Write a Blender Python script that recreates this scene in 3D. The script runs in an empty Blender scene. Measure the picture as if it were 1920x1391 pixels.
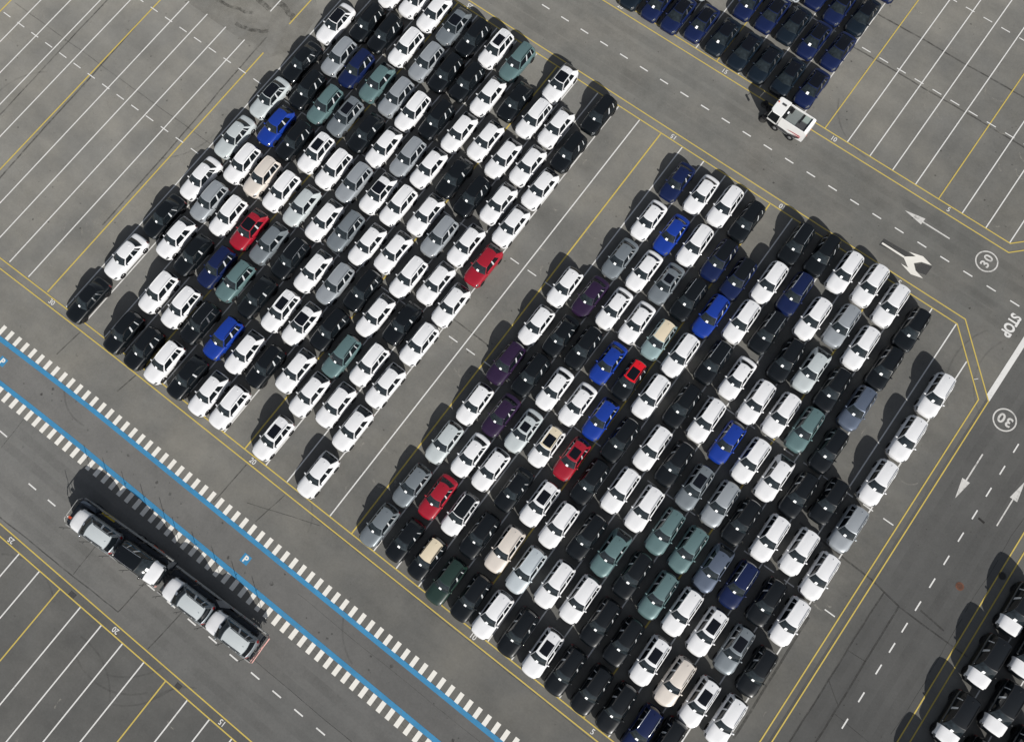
import bpy, bmesh, math, random
from mathutils import Vector, Matrix
random.seed(7)
SC = bpy.context.scene
COL = SC.collection

# ------------------------------------------------------------------ camera
cam_d = bpy.data.cameras.new('camera')
cam = bpy.data.objects.new('camera', cam_d)
COL.objects.link(cam)
cam.matrix_world = Matrix(((0.800174, -0.579232, 0.155600, 26.6077),
                           (0.599192, 0.783400, -0.165085, 7.7079),
                           (-0.026275, 0.225331, 0.973928, 72.3259),
                           (0, 0, 0, 1)))
cam_d.sensor_fit = 'HORIZONTAL'
cam_d.sensor_width = 36.0
cam_d.lens = 28.598
cam_d.clip_start = 1.0
cam_d.clip_end = 2000.0
SC.camera = cam

# ------------------------------------------------------------------ sky, sun, exposure
SUN_EL, SUN_AZ = 30.5, -32.0          # degrees; azimuth counted from +X towards +Y
SUN_E, SKY_E, EXPO = 4.6, 0.072, 0.33
sd = Vector((math.cos(math.radians(SUN_EL)) * math.cos(math.radians(SUN_AZ)),
             math.cos(math.radians(SUN_EL)) * math.sin(math.radians(SUN_AZ)),
             math.sin(math.radians(SUN_EL))))
world = bpy.data.worlds.new('World')
SC.world = world
world.use_nodes = True
wn = world.node_tree
bg = wn.nodes['Background']
sky = wn.nodes.new('ShaderNodeTexSky')
sky.sky_type = 'NISHITA'
sky.sun_disc = False
sky.sun_elevation = math.radians(SUN_EL)
sky.sun_rotation = math.atan2(sd.x, sd.y)
sky.altitude = 20
sky.air_density = 1.0
sky.dust_density = 1.0
sky.ozone_density = 1.0
hsv = wn.nodes.new('ShaderNodeHueSaturation')              # sky made paler and less blue for neutral shadows
hsv.inputs['Saturation'].default_value = 0.45
wn.links.new(sky.outputs[0], hsv.inputs['Color'])
wn.links.new(hsv.outputs[0], bg.inputs[0])
bg.inputs[1].default_value = SKY_E
sun_d = bpy.data.lights.new('sun', 'SUN')
sun_d.energy = SUN_E
sun_d.angle = math.radians(0.53)
sun_d.color = (1.0, 0.965, 0.91)
sun = bpy.data.objects.new('sun', sun_d)
COL.objects.link(sun)
sun.rotation_euler = sd.to_track_quat('Z', 'Y').to_euler()
SC.view_settings.view_transform = 'Standard'
SC.view_settings.look = 'None'
SC.view_settings.exposure = EXPO
SC.view_settings.gamma = 1.0
SC.view_settings.use_curve_mapping = False

# ------------------------------------------------------------------ materials
def s2l(c):
    return tuple((v / 12.92 if v <= 0.04045 else ((v + 0.055) / 1.055) ** 2.4) for v in c)

def principled(name):
    m = bpy.data.materials.new(name)
    m.use_nodes = True
    return m, m.node_tree, m.node_tree.nodes['Principled BSDF']

def noise(nt, scale, detail=3.0, rough=0.55, vec=None, seed=0.0, stretch=None):
    n = nt.nodes.new('ShaderNodeTexNoise')
    n.inputs['Scale'].default_value = scale
    n.inputs['Detail'].default_value = detail
    n.inputs['Roughness'].default_value = rough
    tc = nt.nodes.new('ShaderNodeTexCoord')
    mp = nt.nodes.new('ShaderNodeMapping')
    mp.inputs['Location'].default_value = (seed, seed * 1.7, seed * .3)
    if stretch:
        mp.inputs['Scale'].default_value = stretch
    nt.links.new(tc.outputs['Object'], mp.inputs[0])
    nt.links.new(mp.outputs[0], n.inputs['Vector'])
    return n.outputs['Fac']

def math_n(nt, op, a, b=None, clamp=False):
    n = nt.nodes.new('ShaderNodeMath')
    n.operation = op
    n.use_clamp = clamp
    for k, v in enumerate((a, b)):
        if v is None:
            continue
        if isinstance(v, (int, float)):
            n.inputs[k].default_value = v
        else:
            nt.links.new(v, n.inputs[k])
    return n.outputs[0]

def scaled_noise(nt, fac, amp):
    """amp * (fac - 0.5)"""
    return math_n(nt, 'MULTIPLY', math_n(nt, 'SUBTRACT', fac, 0.5), amp)

def ramp(nt, fac, lo, hi):
    n = nt.nodes.new('ShaderNodeMapRange')
    n.inputs['From Min'].default_value = lo
    n.inputs['From Max'].default_value = hi
    n.clamp = True
    nt.links.new(fac, n.inputs['Value'])
    return n.outputs['Result']

def mixcol(nt, fac, a, b):
    n = nt.nodes.new('ShaderNodeMix')
    n.data_type = 'RGBA'
    for k, v in ((0, fac), (6, a), (7, b)):
        if isinstance(v, (int, float)):
            n.inputs[k].default_value = v
        elif isinstance(v, tuple):
            n.inputs[k].default_value = (*v[:3], 1)
        else:
            nt.links.new(v, n.inputs[k])
    return n.outputs[2]

def asphalt(name, base, tint, seed=0.0, stretch=(0.35, 1.6, 1), amp=1.0):
    m, nt, b = principled(name)
    big = scaled_noise(nt, noise(nt, 0.055, 4, .6, seed=seed), 0.34 * amp)
    mid = scaled_noise(nt, noise(nt, 0.30, 6, .7, seed=seed + 3), 0.62 * amp)
    strk = scaled_noise(nt, noise(nt, 0.30, 4, .6, seed=seed + 9, stretch=stretch), 0.34 * amp)
    fine = scaled_noise(nt, noise(nt, 5.5, 4, .7, seed=seed + 5), 0.34)
    grain = scaled_noise(nt, noise(nt, 34.0, 2, .7, seed=seed + 6), 0.36)
    v = math_n(nt, 'ADD', 1.0, big)
    for x in (mid, strk, fine, grain):
        v = math_n(nt, 'ADD', v, x)
    # oil drops and dark spots
    sp = ramp(nt, noise(nt, 1.35, 3, .6, seed=seed + 21), 0.70, 0.76)
    v = math_n(nt, 'MULTIPLY', v, math_n(nt, 'SUBTRACT', 1.0, math_n(nt, 'MULTIPLY', sp, 0.22)))
    dust = ramp(nt, noise(nt, 0.16, 5, .6, seed=seed + 13), 0.40, 0.68)
    col = mixcol(nt, dust, base, tint)
    n = nt.nodes.new('ShaderNodeVectorMath')
    n.operation = 'SCALE'
    nt.links.new(col, n.inputs[0])
    nt.links.new(v, n.inputs['Scale'])
    nt.links.new(n.outputs[0], b.inputs['Base Color'])
    b.inputs['Roughness'].default_value = 0.9
    b.inputs['Specular IOR Level'].default_value = 0.25
    b.inputs['Diffuse Roughness'].default_value = 1.0
    bump = nt.nodes.new('ShaderNodeBump')
    bump.inputs['Strength'].default_value = 0.12
    bump.inputs['Distance'].default_value = 0.02
    nt.links.new(noise(nt, 30.0, 3, .7, seed=seed), bump.inputs['Height'])
    nt.links.new(bump.outputs[0], b.inputs['Normal'])
    return m

def road_paint(name, col, wear=(0.62, 0.74), under=(0.13, 0.125, 0.115), amp=0.3):
    m, nt, b = principled(name)
    w = ramp(nt, noise(nt, 2.2, 6, .75, seed=len(name)), *wear)
    dirt = ramp(nt, noise(nt, 0.7, 4, .7, seed=4.0 + len(name)), 0.35, 0.75)
    c1 = mixcol(nt, math_n(nt, 'MULTIPLY', dirt, amp), col, tuple(v * .62 for v in col))
    c2 = mixcol(nt, math_n(nt, 'MULTIPLY', w, 0.75), c1, under)
    nt.links.new(c2, b.inputs['Base Color'])
    b.inputs['Roughness'].default_value = 0.75
    b.inputs['Specular IOR Level'].default_value = 0.3
    return m

def stain(name, col, alpha, scale=1.5, lo=0.35, hi=0.62, seed=0.0):
    """a thin ragged stain: opaque where the noise is high, see-through elsewhere"""
    m, nt, b = principled(name)
    b.inputs['Base Color'].default_value = (*col, 1)
    b.inputs['Roughness'].default_value = 0.95
    f = ramp(nt, noise(nt, scale, 6, .75, seed=seed), lo, hi)
    nt.links.new(math_n(nt, 'MULTIPLY', f, alpha), b.inputs['Alpha'])
    return m

def simple(name, col, rough=0.5, metal=0.0, spec=0.5, coat=0.0, var=0.0, scale=3.0):
    m, nt, b = principled(name)
    b.inputs['Roughness'].default_value = rough
    b.inputs['Metallic'].default_value = metal
    b.inputs['Specular IOR Level'].default_value = spec
    if coat:
        b.inputs['Coat Weight'].default_value = coat
        b.inputs['Coat Roughness'].default_value = 0.04
    if var:
        f = noise(nt, scale, 5, .65)
        c = mixcol(nt, f, tuple(min(1, v * (1 + var)) for v in col), tuple(v * (1 - var) for v in col))
        nt.links.new(c, b.inputs['Base Color'])
    else:
        b.inputs['Base Color'].default_value = (*col, 1)
    return m

def paint(name, col, metal=0.0, rough=0.32, spec=0.5, coat=0.8):
    m, nt, b = principled('paint_' + name)
    f = noise(nt, 1.1, 4, .6)
    c = mixcol(nt, f, tuple(min(1, v * 1.06) for v in col), tuple(v * 0.93 for v in col))
    nt.links.new(c, b.inputs['Base Color'])
    b.inputs['Metallic'].default_value = metal
    b.inputs['Roughness'].default_value = rough
    b.inputs['Specular IOR Level'].default_value = spec
    b.inputs['Coat Weight'].default_value = coat
    b.inputs['Coat Roughness'].default_value = 0.05
    return m

PAINT = {
    'w': paint('white', (.66, .665, .68), rough=.45),
    'k': paint('black', (.0028, .0042, .0056), spec=.25, coat=.8),
    'q': paint('blue_black', (.005, .010, .017), spec=.2, coat=.6),
    'g': paint('silver', (.32, .345, .37), metal=.35, rough=.4),
    'l': paint('pale_silver', (.50, .55, .58), metal=.3, rough=.42),
    'd': paint('steel_grey', (.18, .205, .225), metal=.35, rough=.4),
    'a': paint('blue_grey', (.095, .12, .17), metal=.35, rough=.4),
    'n': paint('navy', (.005, .011, .050), spec=.25, coat=.6),
    'b': paint('blue', (.005, .030, .235), spec=.4, coat=.7),
    't': paint('teal', (.095, .160, .165), metal=.2, rough=.4),
    's': paint('pale_grey_green', (.46, .50, .51), metal=.15, rough=.42),
    'r': paint('dark_red', (.27, .006, .018)),
    'R': paint('bright_red', (.60, .003, .012)),
    'e': paint('champagne', (.60, .55, .50), metal=.1, rough=.42),
    'c': paint('cream', (.62, .54, .40), rough=.42),
    'p': paint('purple', (.020, .009, .032), spec=.35, coat=.6),
    'G': paint('dark_green', (.010, .026, .020)),
    'v': paint('pale_teal', (.24, .33, .34), metal=.25, rough=.4),
}
M_WIND = None
def glass(name, col, rough, var=0.0, spec=.6, coat=.6):
    m, nt, b = principled(name)
    if var:
        f = noise(nt, 2.6, 3, .6)
        nt.links.new(mixcol(nt, ramp(nt, f, .35, .7), col, tuple(v * var for v in col)), b.inputs['Base Color'])
    else:
        b.inputs['Base Color'].default_value = (*col, 1)
    b.inputs['Roughness'].default_value = rough
    b.inputs['Specular IOR Level'].default_value = spec
    b.inputs['Coat Weight'].default_value = coat
    b.inputs['Coat Roughness'].default_value = 0.02
    return m
M_WIND = glass('windscreen_glass', (.008, .011, .013), .08, var=2.6, spec=.3, coat=.3)
M_GLASS = glass('dark_glass', (.005, .007, .009), .10, spec=.3, coat=.25)
M_PANO = glass('roof_glass', (.004, .005, .008), .10, spec=.3, coat=.25)
M_TRIM = simple('black_plastic', (.012, .012, .013), .6, spec=.3)
M_CHROME = simple('bright_trim', (.75, .76, .78), .22, metal=.9)
M_GLINT = simple('pillar_glint_trim', (.62, .64, .66), .3, metal=.3, coat=.5)  # sun glint and pillar reflection between the panes, painted as pale strips
M_RIM = simple('wheel_alloy', (.42, .43, .44), .35, metal=.7)
M_TYRE = simple('tyre_rubber', (.014, .014, .015), .85, spec=.2)
M_LAMP = simple('lamp_glass', (.06, .065, .07), .10, coat=.8)
M_TAIL = simple('tail_lamp_red', (.16, .004, .006), .15, coat=.8)
M_PAPER = simple('white_paper', (.86, .87, .88), .8, spec=.1)
M_GRILLE = simple('grille_black', (.010, .010, .011), .35, spec=.5, coat=.3)

# ------------------------------------------------------------------ object helpers
def link(name, me, mats, parent=None, loc=(0, 0, 0), smooth=None):
    if isinstance(mats, bpy.types.Material):
        mats = [mats]
    if not me.materials:
        for m in mats:
            me.materials.append(m)
    o = bpy.data.objects.new(name, me)
    COL.objects.link(o)
    o.location = loc
    if parent is not None:
        o.parent = parent
    return o

def mesh_from(name, verts, faces, mat_idx=None, smooth=False, sharp=None):
    me = bpy.data.meshes.new(name)
    me.from_pydata(verts, [], faces)
    if mat_idx:
        me.polygons.foreach_set('material_index', mat_idx)
    if smooth:
        me.polygons.foreach_set('use_smooth', [True] * len(me.polygons))
        if sharp:
            me.set_sharp_from_angle(angle=math.radians(sharp))
    me.update()
    return me

def structure(o):
    o['kind'] = 'structure'
    return o

def tag(o, label, cat, group=None):
    o['label'] = label
    o['category'] = cat
    if group:
        o['group'] = group
    return o

def empty(name, loc, rz=0.0):
    o = bpy.data.objects.new(name, None)
    COL.objects.link(o)
    o.empty_display_size = 0.3
    o.location = loc
    o.rotation_euler = (0, 0, rz)
    return o

class MB:
    """collects boxes, prisms and tubes, then links them as ONE mesh"""
    def __init__(self):
        self.v, self.f, self.m = [], [], []
    def add(self, verts, faces, mi=0):
        o = len(self.v)
        self.v += [tuple(p) for p in verts]
        self.f += [tuple(i + o for i in f) for f in faces]
        self.m += [mi] * len(faces)
    def box(self, x0, x1, y0, y1, z0, z1, mi=0):
        self.add([(x0, y0, z0), (x1, y0, z0), (x1, y1, z0), (x0, y1, z0), (x0, y0, z1), (x1, y0, z1), (x1, y1, z1), (x0, y1, z1)],
                 [(0, 3, 2, 1), (4, 5, 6, 7), (0, 1, 5, 4), (1, 2, 6, 5), (2, 3, 7, 6), (3, 0, 4, 7)], mi)
    def bar(self, a, b, r, n=6, mi=0):
        a, b = Vector(a), Vector(b)
        d = (b - a).normalized()
        u = d.orthogonal().normalized()
        w = d.cross(u)
        vs = []
        for p in (a, b):
            for k in range(n):
                t = 2 * math.pi * k / n
                vs.append(p + (u * math.cos(t) + w * math.sin(t)) * r)
        fs = [(k, (k + 1) % n, n + (k + 1) % n, n + k) for k in range(n)]
        fs += [tuple(range(n - 1, -1, -1)), tuple(range(n, 2 * n))]
        self.add(vs, fs, mi)
    def prism(self, pts, z0, z1, mi=0):
        n = len(pts)
        vs = [(x, y, z0) for x, y in pts] + [(x, y, z1) for x, y in pts]
        fs = [tuple(range(n - 1, -1, -1)), tuple(range(n, 2 * n))] + [(k, (k + 1) % n, n + (k + 1) % n, n + k) for k in range(n)]
        self.add(vs, fs, mi)
    def rect(self, x0, x1, y0, y1, z, mi=0):
        self.add([(x0, y0, z), (x1, y0, z), (x1, y1, z), (x0, y1, z)], [(0, 1, 2, 3)], mi)
    def poly(self, pts, z, mi=0):
        self.add([(x, y, z) for x, y in pts], [tuple(range(len(pts)))], mi)
    def mesh(self, name, smooth=False, sharp=None):
        return mesh_from(name, self.v, self.f, self.m, smooth, sharp)
    def build(self, name, mats, parent=None, loc=(0, 0, 0), smooth=False, sharp=None, bevel=0.0):
        me = self.mesh(name, smooth, sharp)
        if bevel:
            bm = bmesh.new()
            bm.from_mesh(me)
            bmesh.ops.bevel(bm, geom=bm.edges[:], offset=bevel, segments=2, affect='EDGES', clamp_overlap=True)
            bm.to_mesh(me)
            bm.free()
        return link(name, me, mats, parent, loc)

# ------------------------------------------------------------------ ground, roads and paint
A_LOT = asphalt('asphalt_lot', (.146, .145, .137), (.184, .178, .160), 0.0)
A_ROAD = asphalt('asphalt_top_road', (.138, .138, .130), (.166, .161, .147), 31.0, (.18, 2.2, 1))
A_SIDE = asphalt('asphalt_side_road', (.112, .112, .109), (.130, .129, .124), 55.0, (2.2, .18, 1), .8)
A_LOW = asphalt('asphalt_low_road', (.152, .152, .147), (.174, .172, .165), 77.0, (.15, 2.4, 1), .8)
A_BLUE = asphalt('asphalt_bus_strip', (.142, .141, .137), (.162, .160, .154), 91.0, (.2, 2.0, 1), .8)
P_WHITE = road_paint('white_road_paint', (.66, .655, .64), (.60, .76))
P_DIM = road_paint('worn_white_paint', (.56, .55, .53), (.52, .70))
P_YEL = road_paint('yellow_road_paint', (.52, .40, .10), (.62, .80))
P_ORA = road_paint('orange_yellow_paint', (.50, .33, .085), (.58, .76))
P_BLUE = road_paint('blue_road_paint', (.045, .225, .42), (.56, .78), amp=.5)
P_CREAM = road_paint('cream_block_paint', (.72, .70, .65), (.66, .82), amp=.2)
S_DARK = stain('dark_seam', (.034, .033, .031), .50, 1.1, .28, .6)
S_PATCH = stain('dark_patch', (.055, .055, .055), .72, .9, .18, .5, 5)
S_SCUFF = stain('pale_scuff', (.34, .325, .29), .55, 2.2, .40, .66, 2)
S_TYRE = stain('tyre_mark', (.050, .049, .048), .20, 1.3, .34, .64, 8)
S_OIL = stain('oil_stain', (.030, .028, .026), .55, 2.4, .36, .62, 15)
S_EARTH = stain('dusty_repair', (.21, .20, .175), .32, .55, .36, .62, 11)

Z1, Z2, Z3, Z4 = .004, .012, .016, .020
_zc = [0]
def zi():                                               # every stain gets its own height, a hair above the last
    _zc[0] += 1
    return .0050 + .000009 * _zc[0]

mb = MB(); mb.rect(-420, 480, -420, 520, 0)
structure(mb.build('ground', A_LOT))
def sheet(name, mat, x0, x1, y0, y1, z=Z1):
    mb = MB(); mb.rect(x0, x1, y0, y1, z)
    return structure(mb.build(name, mat))
A_SOUTH = asphalt('asphalt_low_lot', (.112, .112, .108), (.134, .132, .125), 120.0)
sheet('ground', A_SOUTH, -240, 50.6, -120, -18.32)
sheet('road', A_ROAD, -240, 50.6, 48.55, 56.36)
sheet('road', A_SIDE, 50.6, 58.98, -90, 160)
sheet('road', A_LOW, -240, 50.6, -18.30, -10.15)
sheet('road', A_BLUE, -240, 50.6, -9.20, -5.55)

A_EDGE = asphalt('asphalt_worn_edge', (.126, .126, .120), (.152, .149, .140), 140.0, (2.0, .2, 1))
sheet('road', A_EDGE, 50.95, 52.02, -60, 23.5, Z1 + .0006)
def warp(x):                                            # the kerb lane bends away a little at its far end
    return -0.30 * (max(0.0, (-12.0 - x)) / 13.0) ** 1.4 if x < -12 else 0.0

# --- parking bay lines -------------------------------------------------------
def bay_x(k):
    return 2.5 * k if k >= -10 else -25.0 + (k + 10) * 2.553
wl, yl = MB(), MB()
def yellow_bay(k):
    return k % 5 == 0
for k in range(-40, 20):
    x = bay_x(k)
    y0, y1 = -0.10, 47.55
    if k == 19:
        y1 = 45.05
    t = yl if yellow_bay(k) else wl
    segs = [(y0, y1)]
    if -15 < k <= -10:
        segs = [(y0, 31.45), (35.5, y1)]
    for a, b in segs:
        hw = .068 if t is yl else .058
        t.rect(x - hw, x + hw, a, b, Z2)
for k in range(-40, 19):                                # upper right parking area
    x = 2.5 * k
    t = yl if yellow_bay(k) else wl
    t.rect(x - .055, x + .055, 57.35, 140, Z2)
for k in range(-60, 25):                                # lower left parking area
    x = 2.51 * k + 0.05
    t = yl if (k + 2) % 5 == 0 else wl
    t.rect(x - .06, x + .06, -66, -19.10, Z2)
for k in range(1, 12):                                  # lower right parking area
    wl.rect(59.8 + 2.5 * k - .055, 59.8 + 2.5 * k + .055, -60, 40.0, Z2)
# yellow borders
def ystrip(pts, w=.11, z=Z3, mb=None):
    mb = mb or yl
    n = len(pts)
    L, Rr = [], []
    for i, p in enumerate(pts):
        a = Vector(pts[max(i - 1, 0)]); b = Vector(pts[min(i + 1, n - 1)])
        d1 = (Vector(p) - a); d2 = (b - Vector(p))
        if d1.length < 1e-6: d1 = d2
        if d2.length < 1e-6: d2 = d1
        n1 = Vector((-d1.y, d1.x)).normalized(); n2 = Vector((-d2.y, d2.x)).normalized()
        nn = (n1 + n2).normalized()
        k = w / 2 / max(.3, nn.dot(n1))
        L.append(Vector(p) + nn * k); Rr.append(Vector(p) - nn * k)
    for i in range(n - 1):
        mb.add([(*L[i], z), (*Rr[i], z), (*Rr[i + 1], z), (*L[i + 1], z)], [(0, 1, 2, 3)])
def bent(y):
    return [(x, y + (warp(x) * .45)) for x in range(-110, -11, 3)]
ystrip(bent(-.12) + [(50.08, -.12), (50.08, 42.62), (48.85, 43.85), (45.06, 47.62), (-120, 47.62)])
ystrip(bent(-.90) + [(50.86, -.90), (50.86, 43.02), (45.42, 48.44), (-120, 48.44)])
ystrip([(-120, 57.30), (45.08, 57.30), (50.1, 62.3), (50.1, 150)])
ystrip([(-120, 56.42), (45.40, 56.42), (50.86, 61.9), (50.86, 150)])
ystrip([(-140, -18.26), (50.2, -18.26)])
ystrip([(-140, -19.05), (49.4, -19.05), (49.4, -60)])
ystrip([(58.96, -60), (58.96, 43.0), (64.3, 48.4), (110, 48.4)])
ystrip([(59.78, -60), (59.78, 42.6), (64.7, 47.6), (110, 47.6)])
structure(wl.build('white_bay_lines', P_WHITE))
structure(yl.build('yellow_bay_lines', P_YEL))

# --- short cross ticks and road dashes ---------------------------------------
tk = MB()
for y, n0, n1 in ((19.15, -40, 37), (28.62, -40, 37)):
    for n in range(n0, n1):
        x = -23.9 + 2.018 * n
        tk.rect(x, x + 1.0, y - .05, y + .05, Z3)
for y in (67.0, 76.9):
    for n in range(-20, 14):
        x = 23.25 + 1.985 * n
        tk.rect(x, x + .98, y - .05, y + .05, Z3)
structure(tk.build('bay_tick_marks', P_WHITE))
ds = MB()
for n in range(-20, 23):
    x = -5.42 + 2.4185 * n
    ds.rect(x, x + .94, 52.40 - .06, 52.40 + .06, Z3)
for y in (-9.8, -7.4, -5, -2.6, -.2, 2.2, 4.6, 7.1, 9.55, 11.99, 14.54, 17.26, 19.40, 21.42, 23.60, 25.94, 28.30, 30.72, 33.09, 35.49, 37.86, 40.26):
    ds.rect(54.85 - .06, 54.85 + .06, y, y + .95, Z3)
for n in range(-60, 19):
    x = 5.69 + 2.42 * n
    if n == -9: continue
    ds.rect(x, x + .95, -14.15 - .06 + warp(x) * .5, -14.15 + .06 + warp(x) * .5, Z3)
ds.rect(-19.2, -18.25, -12.38, -12.26, Z3)
ds.rect(-21.6, -20.65, -12.38, -12.26, Z3)
structure(ds.build('road_dashes', P_WHITE))

# --- blue stripes, cream blocks ----------------------------------------------
bl = MB(); cb = MB()
xs = [-110 + 2.0 * i for i in range(66)] + [22 + 3.0 * i for i in range(10)]
for a, b in zip(xs[:-1], xs[1:]):
    for y0, y1 in ((-6.00, -5.57), (-9.13, -8.70)):
        bl.add([(a, y0 + warp(a), Z2), (b, y0 + warp(b), Z2), (b, y1 + warp(b), Z2), (a, y1 + warp(a), Z2)], [(0, 1, 2, 3)])
def blk_x(n):
    P = [(-40, -26.04 - 40 * .985), (0, -26.04), (17, -9.39), (44, 16.56), (58, 30.04), (80, 30.04 + 22 * .963)]
    for (n0, x0), (n1, x1) in zip(P[:-1], P[1:]):
        if n <= n1:
            return x0 + (x1 - x0) * (n - n0) / (n1 - n0)
for n in range(-40, 79):
    x = blk_x(n); w = warp(x) * .75
    cb.rect(x, x + .41, -5.58 + w, -4.64 + w, Z3)
for n in range(-40, 75):
    x = 14.6 + (n - 37) * .966; w = warp(x) * .75
    cb.rect(x, x + .43, -10.10 + w, -9.14 + w, Z3)
structure(bl.build('blue_lane_stripes', P_BLUE))
structure(cb.build('cream_block_marking', P_CREAM))

# --- stop line, arrows, rings -------------------------------------------------
mb = MB(); mb.poly([(50.43, 43.50), (50.93, 43.02), (50.96, 52.30), (50.46, 52.30)], Z3 + .002)
structure(mb.build('stop_line', P_WHITE))
mb = MB()
mb.poly([(35.54, 54.45), (37.49, 54.10), (37.53, 54.84)], Z3); mb.rect(37.51, 40.36, 54.35, 54.49, Z3)
structure(mb.build('lane_arrow', P_DIM))
mb = MB()
mb.poly([(52.80, 33.78), (53.16, 35.70), (52.41, 35.70)], Z3); mb.rect(52.73, 52.86, 35.70, 38.56, Z3)
structure(mb.build('lane_arrow', P_DIM))
mb = MB()
mb.poly([(56.90, 38.66), (56.51, 36.66), (57.22, 36.66)], Z3); mb.rect(56.76, 56.88, 33.84, 36.66, Z3)
structure(mb.build('lane_arrow', P_DIM))
mb = MB()
mb.rect(35.54, 37.92, 50.28, 50.46, Z3)
for s in (1, -1):
    q = [(0, .07), (.83, .69), (.09, .72), (1.36, 1.09), (2.45, .79), (1.52, .52), (1.02, .0), (0, 0)]
    P = [(37.90 + a, 50.37 + s * b) for a, b in q]
    for tri in ((0, 1, 6), (1, 2, 3), (1, 3, 5), (3, 4, 5), (1, 5, 6), (0, 6, 7)):
        mb.poly([P[i] for i in (tri if s > 0 else tri[::-1])], Z3 + (0.0 if s > 0 else .0006))
structure(mb.build('lane_arrow', P_CREAM))
pt = MB()
pt.poly([(35.40, 50.05), (38.65, 50.52), (38.62, 51.02), (35.45, 50.86)], Z2)
pt.poly([(39.05, 50.35), (39.55, 49.78), (40.42, 50.02), (40.46, 51.08), (39.5, 50.8)], Z2)
pt.poly([(47.4, 57.1), (50.8, 58.6), (50.8, 57.4), (47.0, 56.45)], Z2)  # darker area beyond the corner of the upper parking area
pt.poly([(-4.08, -18.98), (-3.44, -18.98), (-3.42, -18.54), (-4.06, -18.54)], Z2)
pt.poly([(8.45, -18.95), (9.02, -18.93), (9.02, -18.5), (8.45, -18.5)], Z2)
structure(pt.build('dark_road_patches', S_PATCH))
def ring(cx, cy, r0, r1, z, n=56):
    mb = MB()
    for k in range(n):
        a, b = 2 * math.pi * k / n, 2 * math.pi * (k + 1) / n
        mb.poly([(cx + r0 * math.cos(a), cy + r0 * math.sin(a)), (cx + r1 * math.cos(a), cy + r1 * math.sin(a)),
                 (cx + r1 * math.cos(b), cy + r1 * math.sin(b)), (cx + r0 * math.cos(b), cy + r0 * math.sin(b))], z)
    return structure(mb.build('speed_ring', P_DIM))
ring(44.21, 54.47, .93, 1.06, Z3)
ring(52.83, 42.37, .93, 1.06, Z3)

def ground_text(name, s, x, y, rot, cap, mat, z=Z3, sx=1.0, space=1.0, bold=.0):
    cu = bpy.data.curves.new(name, 'FONT')
    cu.body = s
    cu.size = cap / 0.70
    cu.align_x = 'CENTER'
    cu.align_y = 'CENTER'
    cu.space_character = space
    cu.offset = bold
    tmp = bpy.data.objects.new(name, cu)
    COL.objects.link(tmp)
    dg = bpy.context.evaluated_depsgraph_get()
    me = bpy.data.meshes.new_from_object(tmp.evaluated_get(dg))
    bpy.data.objects.remove(tmp)
    me.materials.clear()
    xs_ = [v.co.x for v in me.vertices]; ys_ = [v.co.y for v in me.vertices]
    ox, oy = (min(xs_) + max(xs_)) / 2, (min(ys_) + max(ys_)) / 2
    c, sn = math.cos(rot), math.sin(rot)
    for v in me.vertices:
        a, b = (v.co.x - ox) * sx, v.co.y - oy
        v.co = (x + a * c - b * sn, y + a * sn + b * c, z)
    me.name = name
    return structure(link(name, me, mat))
PI = math.pi
for s, x, y, r in (('30', -23.95, -.56, 0), ('20', 1.32, -.50, 0), ('10', 26.30, -.50, 0), ('5', 38.72, -.52, 0),
                   ('25', -11.29, 47.98, PI), ('15', 13.67, 47.98, PI), ('10', 26.05, 47.98, PI), ('5', 38.82, 48.0, PI),
                   ('20', 1.20, 56.88, 0), ('15', 13.80, 56.86, 0), ('10', 26.33, 56.88, 0), ('5', 38.79, 56.93, 0),
                   ('25', -11.39, -18.70, PI), ('20', 1.33, -18.66, PI), ('15', 13.60, -18.65, PI)):
    ground_text('bay_number', s, x, y, r, .46, P_WHITE, bold=.008, sx=.95)
ground_text('bay_number', '1', 48.98, 44.13, -.75, .40, P_WHITE)
ground_text('stop_lettering', 'STOP', 49.0, 50.34, -PI / 2, .93, P_WHITE, sx=.74, bold=.05)
ground_text('speed_digits', '30', 44.18, 54.52, PI / 2, .80, P_DIM, sx=1.02, space=1.2, bold=.03)
ground_text('speed_digits', '30', 52.85, 42.37, PI, .86, P_DIM, sx=1.02, space=1.15, bold=.035)
for px, py in ((-23.66, -7.53), (6.44, -7.37)):
    mb = MB(); mb.rect(px - .40, px + .40, py - .40, py + .40, Z2)
    structure(mb.build('parking_symbol', P_BLUE))
    ground_text('parking_letter', 'P', px + .02, py, 0, .57, P_CREAM, z=Z3, sx=.95, bold=.03)

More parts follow.
